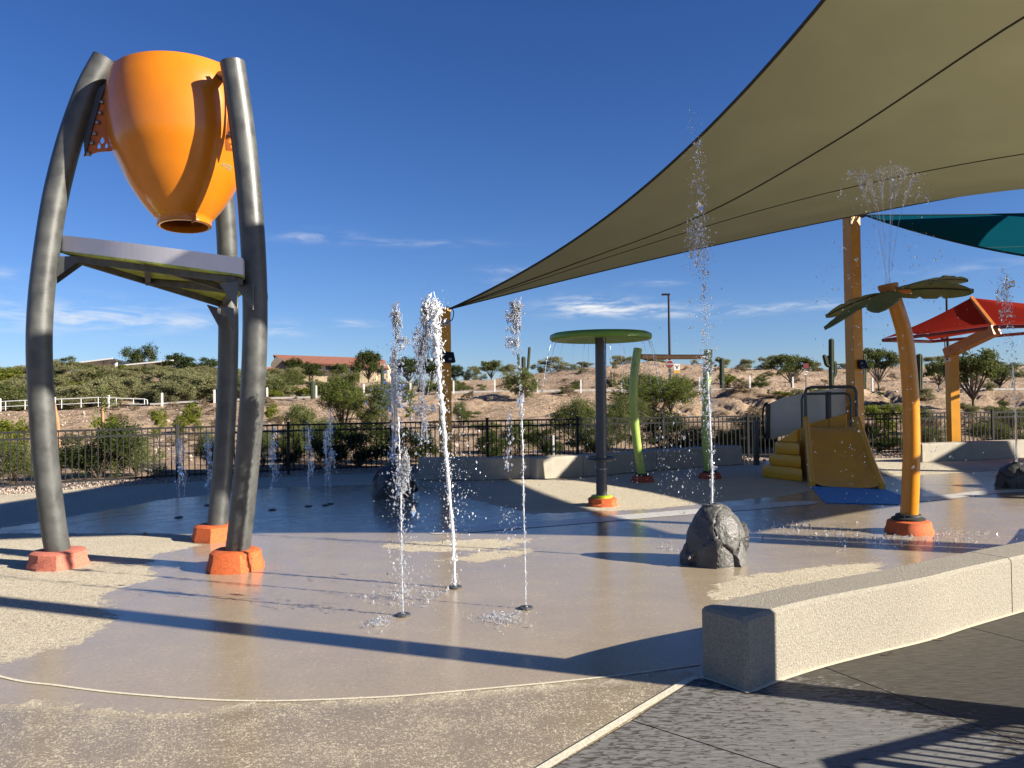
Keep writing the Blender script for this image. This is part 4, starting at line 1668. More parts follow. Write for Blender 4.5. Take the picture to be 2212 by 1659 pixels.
# white side panel behind, with dark end rail and hoses
pd = 17.2
pan = [P(1663, 949, pd), P(1661, 872, pd), P(1690, 859, pd), P(1742, 848, pd), P(1800, 840, pd), P(1848, 836, pd), P(1850, 895, pd), P(1780, 920, pd)]
MB().prism(pan, (0.03, 0.06, 0)).build('white_panel', M['panelwhite'], parent=sl)
a, b_ = P(1658, 955, pd - 0.02), P(1659, 872, pd - 0.02)
MB().bar(Vector((a.x, a.y, 0.76)), b_, 0.1, 0.08).build('panel_end_rail', pm('dark_green_rail', (0.03, 0.045, 0.035), 0.5), parent=sl)
a = P(1790, 920, 16.9)
MB().bar(a, P(1789, 846, 16.9), 0.17, 0.06).build('panel_strut', M['darkgrey'], parent=sl)
hz = [P(1656, 950, pd), P(1649, 930, pd), P(1648, 890, pd), P(1652, 874, pd), P(1658, 870, pd)]
MB().tube(spline(hz, 5), 0.022, 8).build('hose', M['black'], parent=sl, smooth=True)
a = G(1642, 1000)
MB().bar(P(1634, 1005, 17.0), P(1634, 908, 17.0), 0.1, 0.1).build('side_post', M['darkgrey'], parent=sl)
# handrail hoops
tl, trr = topc - ex * (pw / 2 - 0.05), topc + ex * (pw / 2 - 0.05)
def hoop(off, ztop_, r, name, z0=1.2):
    a_, b2 = tl + ey * off, trr + ey * off
    q = [Vector((a_.x, a_.y, z0)), Vector((a_.x, a_.y, ztop_ - 0.12)), Vector((a_.x, a_.y, ztop_ - 0.03)) + ex * 0.03, Vector((a_.x, a_.y, ztop_)) + ex * 0.12]
    q2 = [Vector((b2.x, b2.y, ztop_)) - ex * 0.12, Vector((b2.x, b2.y, ztop_ - 0.03)) - ex * 0.03, Vector((b2.x, b2.y, ztop_ - 0.12)), Vector((b2.x, b2.y, z0))]
    MB().tube(q + q2, r, 12).build(name, M['darkgrey'], parent=sl, smooth=True)


hoop(-0.12, P(1800, 836, topc.y).z, 0.034, 'handrail')
hoop(0.5, P(1800, 850, topc.y + 0.4).z, 0.026, 'handrail', 1.0)
# blue landing mat
mat_px = [(1751, 1051), (1914, 1059), (1955, 1075), (1972, 1089), (1955, 1091), (1784, 1087)]
tag(MB().prism([G(*q) + Vector((0, 0, 0.005)) for q in mat_px], (0, 0, 0.012)).build('landing_mat', M['blue'], base=G(1820, 1070)), 'blue rubber landing mat at the foot of the yellow slide', 'mat')

# ------------------------------------------------------------------ shade posts and sails
def square_post(name, label, base, z, s, rot, mat, capmat=None):
    root = thing(name, label, 'shade post', base, 'shade sail posts')
    ax = Vector((math.cos(rot), math.sin(rot), 0))
    ay = Vector((-ax.y, ax.x, 0))
    MB().box(base + Vector((0, 0, z / 2)), (s, s, z), ax, ay).build('post_body', mat, parent=root, bevel=0.008)
    MB().box(base + Vector((0, 0, z + 0.008)), (s + 0.02, s + 0.02, 0.016), ax, ay).build('cap_plate', capmat or mat, parent=root)
    MB().box(base + Vector((0, 0, 0.012)), (s + 0.2, s + 0.2, 0.024), ax, ay).build('base_plate', mat, parent=root)
    return root, ax, ay


A_ = Vector(P(972, 667, 17.35))
pa_base = Vector((P(962, 900, 17.5).x, 17.5, 0))
pa, pax, pay = square_post('shade_post', 'brown-shaded yellow shade post behind the froth of a ground jet', pa_base, P(960, 668, 17.5).z, 0.235, 0.42, M['postyellow'])
front = -pay
def post_face(px, py, w, h, mat, name, parent, d, out_=0.02, nrm=None, axx=None):
    q = P(px, py, d)
    return MB().box(q, (w, 0.012, h), axx or pax, nrm or pay).build(name, mat, parent=parent)


def face_sheet(px, py, w, h, mat, name, parent, base, ax, ay, s, out_=0.006, off=0.0):
    zc = P(px, py, base.y - s / 2).z
    q = Vector((base.x, base.y, zc)) - ay * (s / 2 + out_) + ax * off
    return MB().box(q, (w, 0.006, h), ax, ay).build(name, mat, parent=parent), q


st_, q_ = face_sheet(968, 696, 0.19, 0.13, pm('grey_sticker', (0.42, 0.42, 0.42), 0.5), 'label_plate', pa, pa_base, pax, pay, 0.235)
for k, (dx, w) in enumerate(((-0.045, 0.07), (0.03, 0.05), (-0.02, 0.1))):
    MB().box(q_ + pax * dx - pay * 0.005 + Vector((0, 0, 0.03 - 0.027 * k)), (w, 0.003, 0.012), pax, pay).build('lettering', M['black'], parent=st_)


def text(body, size, loc, ax, ay, mat, name, parent):
    """flat lettering facing -ay"""
    cu = bpy.data.curves.new(name, 'FONT')
    cu.body = body
    cu.size = size
    cu.align_x = 'CENTER'
    cu.align_y = 'CENTER'
    cu.extrude = 0.001
    tmp = bpy.data.objects.new(name, cu)
    COL.objects.link(tmp)
    dg = bpy.context.evaluated_depsgraph_get()
    me_ = bpy.data.meshes.new_from_object(tmp.evaluated_get(dg))
    bpy.data.objects.remove(tmp)
    me_.materials.clear()
    me_.materials.append(mat)
    o = bpy.data.objects.new(name, me_)
    COL.objects.link(o)
    o.parent = parent
    ax, ay = Vector(ax), Vector(ay)
    up_ = Vector((0, 0, 1))
    m4 = Matrix((ax, up_, -ay)).transposed().to_4x4()
    m4.translation = Vector(loc) - wloc(parent)
    o.matrix_local = m4
    return o


def wedge_light(name, label, base, ax, ay, s, z, w, h, dep, group='post flood lights', letters=None):
    """box light whose face leans outward at the bottom, bolted to a post face"""
    c = base - ay * (s / 2)
    root = thing(name, label, 'flood light', c + Vector((0, 0, z)), group)
    v = [c - ax * w / 2 + Vector((0, 0, z + h / 2)), c - ax * w / 2 - ay * dep * 0.35 + Vector((0, 0, z + h / 2)), c - ax * w / 2 - ay * dep + Vector((0, 0, z - h / 2)), c - ax * w / 2 + Vector((0, 0, z - h / 2))]
    MB().prism(v, ax * w).build('housing', M['black'], parent=root, bevel=0.008)
    MB().prism([q + Vector((0, 0, -0.004)) for q in (v[3] + ax * 0.03 - ay * 0.03, v[2] + ax * 0.03 + ay * 0.03, v[2] + ax * (w - 0.03) + ay * 0.03, v[3] + ax * (w - 0.03) - ay * 0.03)], (0, 0, -0.012)).build('lens', M['glassdark'], parent=root)
    if letters:
        n2 = (v[2] - v[1]).normalized()
        text(letters, 0.07, c - ay * (dep * 0.8 + 0.012) + Vector((0, 0, z - h * 0.22)), ax, ay, M['white'], 'lettering', root)
    return root


wedge_light('flood_light', 'small black box light on the brown-shaded post', pa_base + pax * 0.03, pax, pay, 0.235, P(968, 772, 17.4).z, 0.25, 0.24, 0.2, letters='09')
wedge_light('flood_light', 'black box light low on the same brown-shaded post side', pa_base + pax * 0.1, -pay, pax, 0.235, P(975, 772, 17.4).z, 0.2, 0.24, 0.16)

D_ = Vector(P(1869, 465, 16.9))
pd_base = Vector((P(1846, 800, 17.1).x, 17.1, 0))
pdt, pdx, pdy = square_post('shade_post', 'golden yellow shade post rising behind the slide', pd_base, P(1845, 462, 17.1).z + 0.22, 0.26, 0.36, M['postyellow'])
wedge_light('flood_light', 'black box light on the golden yellow post behind the slide', pd_base + pdx * 0.05, pdx, pdy, 0.26, P(1852, 787, 17).z, 0.2, 0.2, 0.13)
C_ = Vector((9.78, 6.46, 3.75))
E_ = Vector((12.16, 15.95, 6.24))
B_ = Vector((3.883, 3.666, 6.805))
TE = Vector((9.55, 7.2, 3.2))
square_post('shade_post', 'golden yellow shade post beside the bench on the dark pavement', Vector((4.0, 3.565, 0)), 7.0, 0.26, -0.36, M['postyellow'])
square_post('shade_post', 'low golden yellow shade post on the far side of the pad', Vector((9.98, 6.48, 0)), 3.95, 0.25, 0.4, M['postyellow'])
square_post('shade_post', 'tall golden yellow shade post at the outer corner of the olive sail', Vector((12.4, 16.05, 0)), 6.5, 0.26, 0.4, M['postyellow'])


def coons(e0, e1, e2, e3, n):
    """e0: P00->P10, e1: P10->P11, e2: P01->P11, e3: P00->P01 as functions of t"""
    P00, P10, P11, P01 = e0(0), e0(1), e1(1), e3(1)
    g = []
    for i in range(n + 1):
        u_ = i / n
        row = []
        for j in range(n + 1):
            v_ = j / n
            q = e0(u_) * (1 - v_) + e2(u_) * v_ + e3(v_) * (1 - u_) + e1(v_) * u_
            q = q - (P00 * ((1 - u_) * (1 - v_)) + P10 * (u_ * (1 - v_)) + P11 * (u_ * v_) + P01 * ((1 - u_) * v_))
            row.append(q)
        g.append(row)
    return g


def sail(name, label, corners, mids, mat, seam_mat, seams, hem=0.035, belly=0.0, n=44):
    root = thing(name, label, 'shade sail', corners[0])
    c0, c1, c2, c3 = corners
    m0, m1, m2, m3 = mids
    g = coons(lambda t: bez(c0, m0, c1, t), lambda t: bez(c1, m1, c2, t), lambda t: bez(c3, m2, c2, t), lambda t: bez(c0, m3, c3, t), n)
    if belly:
        for i in range(n + 1):
            for j in range(n + 1):
                g[i][j] = g[i][j] + Vector((0, 0, -belly * 16 * (i / n) * (1 - i / n) * (j / n) * (1 - j / n)))
    for i in range(1, n):       # faint tension wrinkles running from corner to corner
        for j in range(1, n):
            u_, v_ = i / n, j / n
            ed = min(1, 6 * min(u_, v_, 1 - u_, 1 - v_))
            g[i][j] = g[i][j] + Vector((0, 0, 0.02 * ed * mn.noise(Vector(((u_ - v_) * 9, (u_ + v_) * 1.6, 1.5)))))
    mb = MB()
    for row in g:
        mb.v += [tuple(q) for q in row]
    for i in range(n):
        for j in range(n):
            a = i * (n + 1) + j
            mb.f.append((a, a + 1, a + n + 2, a + n + 1))
    mb.build('canopy', mat, parent=root, smooth=180)
    # cable hems
    edges = [[g[i][0] for i in range(n + 1)], [g[n][j] for j in range(n + 1)], [g[i][n] for i in range(n + 1)], [g[0][j] for j in range(n + 1)]]
    for e in edges:
        MB().tube(e, hem, 6).build('hem', seam_mat, parent=root, smooth=True)

    def at(u_, v_):
        fi, fj = u_ * n, v_ * n
        i, j = min(int(fi), n - 1), min(int(fj), n - 1)
        a, b2 = fi - i, fj - j
        return g[i][j] * ((1 - a) * (1 - b2)) + g[i + 1][j] * (a * (1 - b2)) + g[i][j + 1] * ((1 - a) * b2) + g[i + 1][j + 1] * (a * b2)

    for (u0, v0), (u1, v1), w in seams:
        pts_ = [at(u0 + (u1 - u0) * k / 40, v0 + (v1 - v0) * k / 40) + Vector((0, 0, -0.008)) for k in range(41)]
        MB().tube(pts_, w, 5).build('seam', seam_mat, parent=root, smooth=True)
    return root, g


M_AB = Vector((3.851, 13.618, 5.49))
M_AE = Vector((6.585, 16.596, 5.628))
M_EC = (E_ + C_) / 2 + Vector((-1.55, 0.25, -0.3))
M_BC = (B_ + C_) / 2 + Vector((-1.0, 2.1, -0.2))
olive, og = sail('shade_sail', 'large olive shade sail stretched overhead', [A_, E_, C_, B_], [M_AE, M_EC, M_BC, M_AB], M['olive'], M['oliveseam'],
                 [], 0.022)
def proj(q):
    v = np.array(q) - _E
    d = v @ _f
    return PW / 2 + FPX * (v @ _r) / d, PH / 2 - FPX * (v @ _u) / d


def sail_uv(g, px, py):
    n = len(g) - 1
    best = min(((proj(g[i][j])[0] - px) ** 2 + (proj(g[i][j])[1] - py) ** 2, i, j) for i in range(n + 1) for j in range(n + 1) if g[i][j].y > 1)
    return g[best[1]][best[2]], best[1] / n, best[2] / n


# welded seams fan out from the low corner
def sail_seam(g, pxs, w, mat, root, far_uv):
    n = len(g) - 1
    uv = [(0.0, 0.0)] + [sail_uv(g, *q)[1:] for q in pxs] + [far_uv]
    pts_ = []
    for (u0, v0), (u1, v1) in zip(uv[:-1], uv[1:]):
        for k in range(30):
            u_, v_ = u0 + (u1 - u0) * k / 30, v0 + (v1 - v0) * k / 30
            fi, fj = u_ * n, v_ * n
            i, j = min(int(fi), n - 1), min(int(fj), n - 1)
            a, b2 = fi - i, fj - j
            pts_.append(g[i][j] * ((1 - a) * (1 - b2)) + g[i + 1][j] * (a * (1 - b2)) + g[i][j + 1] * ((1 - a) * b2) + g[i + 1][j + 1] * (a * b2) + Vector((0, 0, -0.008)))
    pts_ = pts_[::15] + [pts_[-1]]
    MB().tube(spline(pts_, 8), w, 5).build('seam', mat, parent=root, smooth=True)


_, u1_, v1_ = sail_uv(og, 2212, 35)
sail_seam(og, [(1526, 457), (2212, 35)], 0.013, M['oliveseam'], olive, (min(1, u1_ * 1.35), min(1, v1_ * 1.35)))
_, u1_, v1_ = sail_uv(og, 2212, 332)
sail_seam(og, [(2205, 334)], 0.008, M['oliveseam'], olive, (1, min(1, v1_ * 1.3)))
# tail cable and turnbuckle at the brown post
MB().tube([A_, P(966, 664, 17.35), P(960, 668, 17.36)], 0.035, 8).build('turnbuckle', M['blackrubber'], parent=olive)
MB().tube(spline([P(976, 665, 17.3), P(980, 675, 17.3), P(977, 690, 17.3), P(970, 694, 17.33)], 5), 0.012, 6).build('cable_tail', M['black'], parent=olive)
TF, TG = Vector((21.8, 16.4, 6.0)), Vector((13.6, 10.0, 3.2))
teal, tg_ = sail('shade_sail', 'teal shade sail hung from the yellow post behind the palm fountain', [D_, TE, TG, TF], [Vector((10.4, 12.8, 3.1)), (TE + TG) / 2 + Vector((0.1, 0.5, 0)), (TF + TG) / 2 + Vector((-0.6, 0.6, -0.2)), (D_ + TF) / 2 + Vector((0, -0.7, -0.5))], M['teal'], M['tealseam'],
                 [((0.27, 0.0), (0.2, 1.0), 0.012)], 0.022)
MB().tube(spline([P(1869, 465, 16.9), P(1862, 468, 16.95), P(1858, 464, 17.0)], 4), 0.03, 6).build('turnbuckle', M['blackrubber'], parent=teal)
MB().tube(spline([P(1838, 470, 16.92), P(1836, 482, 16.9), P(1841, 486, 16.9), P(1845, 476, 16.9), P(1850, 466, 16.92)], 5), 0.014, 6).build('cable_tail', M['black'], parent=teal)
square_post('shade_post', 'golden yellow shade post at the low end of the teal sail', TE + Vector((0.3, -0.3, -TE.z)), 3.5, 0.22, 0.2, M['postyellow'])

V_ = Vector
q4 = [V_((14.4, 10.3, 3.2)), V_((22.9, 16.3, 5.9)), V_((27.5, 17.0, 3.6)), V_((28.3, 7.4, 6.0))]
c4 = sum(q4, V_()) / 4
sail('shade_sail', 'second teal shade sail standing beyond the first one', q4, [((q4[0] + q4[1]) / 2).lerp(c4, 0.22), ((q4[1] + q4[2]) / 2).lerp(c4, 0.2), ((q4[3] + q4[2]) / 2).lerp(c4, 0.2), ((q4[0] + q4[3]) / 2).lerp(c4, 0.2)], M['teal'], M['tealseam'], [], 0.022, n=24)
for lab, q in (('golden yellow shade post shared by the two teal sails', q4[0]), ('tall golden yellow shade post at the back of the second teal sail', q4[1]), ('low golden yellow shade post at the far end of the second teal sail', q4[2]), ('tall golden yellow shade post at the near end of the second teal sail', q4[3])):
    square_post('shade_post', lab, V_((q.x + 0.25, q.y - 0.1, 0)), q.z + 0.2, 0.22, 0.3, M['postyellow'])

# red pyramid canopy on a cantilever mast
rc = thing('canopy', 'red pyramid canopy on an orange cantilever mast', 'canopy', Vector((P(2060, 900, 21).x, 21, 0)))
mb_ = Vector((P(2059, 900, 21).x, 21, 0))
mtop = P(2057, 758, 21)
MB().bar(mb_, Vector((mb_.x, mb_.y, mtop.z)), 0.25, 0.25).build('mast', M['postyellow'], parent=rc, bevel=0.006)
armE = P(2152, 712, 19.6)
MB().bar(mtop + Vector((-0.08, 0.1, -0.06)), armE, 0.26, 0.26).build('arm', M['beamorange'], parent=rc, bevel=0.006)
MB().box(mtop + Vector((0, 0, 0.02)), (0.34, 0.34, 0.03)).build('joint_plate', M['beamorange'], parent=rc)
peak = P(2098, 643, 21.6)
cL, cR = P(1908, 735, 21.4), P(2420, 700, 18.6)
cL2, cR2 = P(2010, 738, 25.6), P(2560, 690, 23.5)
MB().tube([cL, P(2152, 706, 19.6), cR], 0.05, 8).build('edge_beam', M['redframe'], parent=rc, smooth=True)
for a, b_ in ((cR, cR2), (cR2, cL2), (cL2, cL)):
    MB().tube([a, b_], 0.05, 8).build('edge_beam', M['redframe'], parent=rc, smooth=True)
MB().bar(peak, armE, 0.08, 0.1).build('rafter', M['beamorange'], parent=rc)
lift = Vector((0, 0, 0.05))
for a, b_ in ((cL, cR), (cR, cR2), (cR2, cL2), (cL2, cL)):
    mb = MB()
    n = 14
    for i in range(n + 1):
        u_ = i / n
        for j in range(n + 1):
            v_ = j / n
            e = a.lerp(b_, v_) + lift + (((a + b_) / 2 + lift) - (a.lerp(b_, v_) + lift)) * 0 + Vector((0, 0, 0.35 * 4 * v_ * (1 - v_) * 0.55))
            q = peak.lerp(e, u_) + Vector((0, 0, -0.06 * math.sin(math.pi * u_)))
            mb.v.append(tuple(q))
    for i in range(n):
        for j in range(n):
            k = i * (n + 1) + j
            mb.f.append((k, k + 1, k + n + 2, k + n + 1))
    mb.build('fabric_panel', M['redcloth'], parent=rc, smooth=180)
sp, _ = (MB().box(P(2047, 777, 20.87), (0.17, 0.006, 0.09)).build('label_plate', M['white'], parent=rc), 0)
MB().box(P(2046, 776, 20.865), (0.06, 0.004, 0.05)).build('lettering', M['red'], parent=sp)

# slatted bench outside the view that throws its shadow on the pavement
bn = thing('bench', 'dark metal bench with vertical back bars on the dark pavement', 'bench', Vector((3.9, 3.1, 0)))
ba, bb_ = Vector((3.22, 2.93, 0)), Vector((4.75, 3.56, 0))
bd = (bb_ - ba).normalized()
bnrm = Vector((bd.y, -bd.x, 0))
for z, r in ((0.86, 0.032), (0.63, 0.032)):
    MB().tube([ba + Vector((0, 0, z)), bb_ + Vector((0, 0, z))], r, 10).build('back_rail', M['black'], parent=bn, smooth=True)
MB().tube(spline([ba + bd * 0.02 + Vector((0, 0, 0.86)), ba - bd * 0.06 + bnrm * 0.1 + Vector((0, 0, 0.83)), ba - bd * 0.08 + bnrm * 0.3 + Vector((0, 0, 0.66)), ba + bnrm * 0.45 + Vector((0, 0, 0.64))], 5), 0.032, 10).build('armrest', M['black'], parent=bn, smooth=True)
for k in range(1, 16):
    q = ba.lerp(bb_, k / 16)
    MB().bar(q + Vector((0, 0, 0.63)), q + Vector((0, 0, 0.86)), 0.018, 0.018).build('back_bar', M['black'], parent=bn)
for k in range(6):
    MB().bar(ba + bnrm * (0.08 + 0.075 * k) + Vector((0, 0, 0.45)), bb_ + bnrm * (0.08 + 0.075 * k) + Vector((0, 0, 0.45)), 0.055, 0.02).build('seat_slat', M['black'], parent=bn)
for q in (ba + bd * 0.1, bb_ - bd * 0.1):
    MB().bar(q, q + Vector((0, 0, 0.86)), 0.05, 0.05).build('leg', M['black'], parent=bn)
    MB().bar(q + bnrm * 0.47, q + bnrm * 0.47 + Vector((0, 0, 0.45)), 0.05, 0.05).build('leg', M['black'], parent=bn)

# ------------------------------------------------------------------ plants
def leaf_cloud(mb, c, rad, n, size, rr, aspect=2.2, clumps=None, updir=0.3):
    """small leaf faces gathered in clumps through an ellipsoid volume"""
    c = np.array(c)
    rad = np.array(rad)
    nc = clumps or max(5, n // 90)
    cd = rr.normal(size=(nc, 3))
    cd /= np.linalg.norm(cd, axis=1)[:, None]
    cr = rr.uniform(0.35, 1.0, nc) ** 0.6
    cc = cd * cr[:, None]
    cs = rr.uniform(0.3, 0.62, nc)
    idx = rr.integers(0, nc, n)
    p = cc[idx] + rr.normal(size=(n, 3)) * cs[idx][:, None] * 0.6
    p = c + p * rad
    a = rr.normal(size=(n, 3))
    a[:, 2] += updir
    a /= np.linalg.norm(a, axis=1)[:, None]
    b2 = np.cross(a, rr.normal(size=(n, 3)))
    b2 /= np.linalg.norm(b2, axis=1)[:, None] + 1e-9
    s = size * rr.uniform(0.55, 1.35, n)[:, None]
    v0 = p - b2 * s / aspect / 2
    v1 = p + a * s * 0.5 + b2 * 0
    v2 = p + b2 * s / aspect / 2
    v3 = p - a * s * 0.5
    o = len(mb.v)
    V = np.stack([v0, v1, v2, v3], 1).reshape(-1, 3)
    mb.v.extend(map(tuple, V))
    mb.f.extend([(o + 4 * k, o + 4 * k + 1, o + 4 * k + 2, o + 4 * k + 3) for k in range(n)])
    return cc * rad + c


def quick_mesh(mb, name, mat):
    me_ = bpy.data.meshes.new(name)
    me_.from_pydata(mb.v, [], mb.f)
    me_.materials.append(mat)
    me_.update()
    return me_


PLANT_CACHE = {}


def plant_proto(kind, variant):
    """unit plant: height 1, width 1, base at the origin -> (crown mesh, trunk mesh)"""
    key = (kind, variant)
    if key in PLANT_CACHE:
        return PLANT_CACHE[key]
    rr = np.random.default_rng(abs(hash(kind)) % 1000 + 31 * variant) if False else np.random.default_rng(sum(map(ord, kind)) + 31 * variant)
    cr, tk = MB(), MB()
    spec = {  # leaves, leaf size, crown centre height, crown half height, material, trunk height, aspect
        'tree': (3600, 0.05, 0.64, 0.36, 'mesquite', 0.34, 2.0),
        'darktree': (3800, 0.05, 0.58, 0.43, 'darkleaf', 0.25, 1.8),
        'pine': (4200, 0.05, 0.6, 0.42, 'darkleaf', 0.3, 3.0),
        'bush': (4200, 0.05, 0.46, 0.5, 'scrub', 0.25, 2.0),
        'greenbush': (3600, 0.05, 0.46, 0.5, 'mesquite', 0.25, 2.2),
        'shrub': (1500, 0.09, 0.46, 0.5, 'bright', 0.2, 3.0),
        'dryshrub': (700, 0.12, 0.45, 0.5, 'dry', 0.2, 5.0),
        'hedge': (7000, 0.036, 0.48, 0.52, 'darkleaf', 0.3, 1.8),
        'wash': (6500, 0.042, 0.5, 0.5, 'mesquite', 0.3, 2.6),
        'palo': (7500, 0.05, 0.55, 0.45, 'paloverde', 0.35, 4.5),
        'silverbush': (2200, 0.06, 0.46, 0.5, 'silver', 0.2, 2.0),
    }[kind]
    nl, ls, ch_, hh, mt, th_, asp = spec
    is_tree = kind in ('tree', 'darktree', 'pine', 'palo')
    nlobe = {'tree': 16, 'darktree': 15, 'pine': 16, 'palo': 20, 'wash': 18, 'hedge': 16}.get(kind, 12)
    nl *= 2
    ls *= 0.82
    tips = []
    for k in range(nlobe):
        ang = 2.399 * k + rr.uniform(-0.5, 0.5)
        rad = 0.38 * math.sqrt((k + 0.5) / nlobe) * rr.uniform(0.75, 1.15)
        dome = math.sqrt(max(0.05, 1 - (rad / 0.47) ** 2))
        lo_ = ch_ - hh * (0.75 if is_tree else 0.9)
        zz = lo_ + (ch_ + hh * 0.78 * dome - lo_) * rr.uniform(0.15, 1.0) ** (0.6 if is_tree else 0.8)
        lc = (rad * math.cos(ang), rad * math.sin(ang), zz)
        lr = (rr.uniform(0.11, 0.19), rr.uniform(0.11, 0.19), hh * rr.uniform(0.2, 0.38))
        cc = leaf_cloud(cr, lc, lr, nl // nlobe, ls, rr, asp, max(5, nl // nlobe // 55))
        tips.append((lc, cc))
    V = np.array(cr.v)
    V[:, 2] = np.maximum(V[:, 2], 0.01 + 0.0 * V[:, 2])
    cr.v = [tuple(q) for q in V]
    # stems: trunk with limbs to every lobe
    fork = Vector((rr.uniform(-0.03, 0.03), rr.uniform(-0.03, 0.03), th_ * 0.55))
    r0 = {'tree': 0.02, 'darktree': 0.024, 'pine': 0.026, 'palo': 0.016, 'wash': 0.013, 'hedge': 0.012}.get(kind, 0.01)
    if kind in ('tree', 'darktree', 'pine'):
        tk.tube([(0, 0, -0.03), (fork.x * 0.5, fork.y * 0.5, fork.z * 0.5), fork], [r0 * 1.3, r0, r0 * 0.85], 7)
    else:
        fork = Vector((0, 0, 0.02))
        tk.tube([(0, 0, -0.03), fork], [r0 * 1.2, r0], 6)
    for lc, cc in tips:
        lcv = Vector(lc)
        midp = fork.lerp(lcv, 0.5) + Vector((rr.uniform(-0.04, 0.04), rr.uniform(-0.04, 0.04), 0.02))
        tk.tube([fork, midp, lcv], [r0 * 0.7, r0 * 0.45, r0 * 0.22], 5)
        for q in cc[:4]:
            tk.tube([midp.lerp(lcv, 0.6), Vector(q)], [r0 * 0.28, r0 * 0.1], 4)
    PLANT_CACHE[key] = (quick_mesh(cr, 'crown', M[mt]), quick_mesh(tk, 'trunk', M['bark']))
    return PLANT_CACHE[key]


_pk = [0]


def plant(kind, base, w, h, label, name=None, cat=None, group=None, variant=None, rz=None):
    _pk[0] += 1
    v = variant if variant is not None else _pk[0] % 3
    crown, trunk = plant_proto(kind, v)
    is_tree = kind in ('tree', 'darktree', 'pine', 'palo')
    name = name or ('tree' if is_tree else 'shrub')
    cat = cat or ('tree' if is_tree else 'shrub')
    root = thing(name, label, cat, base, group)
    root.scale = (w, w, h)
    root.rotation_euler = (0, 0, rz if rz is not None else random.uniform(0, 6.28))
    for nm, me_ in (('crown', crown), ('trunk' if is_tree else 'stems', trunk)):
        o = bpy.data.objects.new(nm, me_)
        COL.objects.link(o)
        o.parent = root
    return root


def plant_px(kind, px, top, bot, wpx, d, label, **kw):
    """plant on the terrain at column px and distance d, its size read off the photograph"""
    b = terrain_hit(px, bot, d)
    ht = P(px, top, d).z - b.z
    return plant(kind, b - Vector((0, 0, 0.03)), wpx / FPX * d * 1.25, max(0.3, ht) * 1.06, label, **kw)


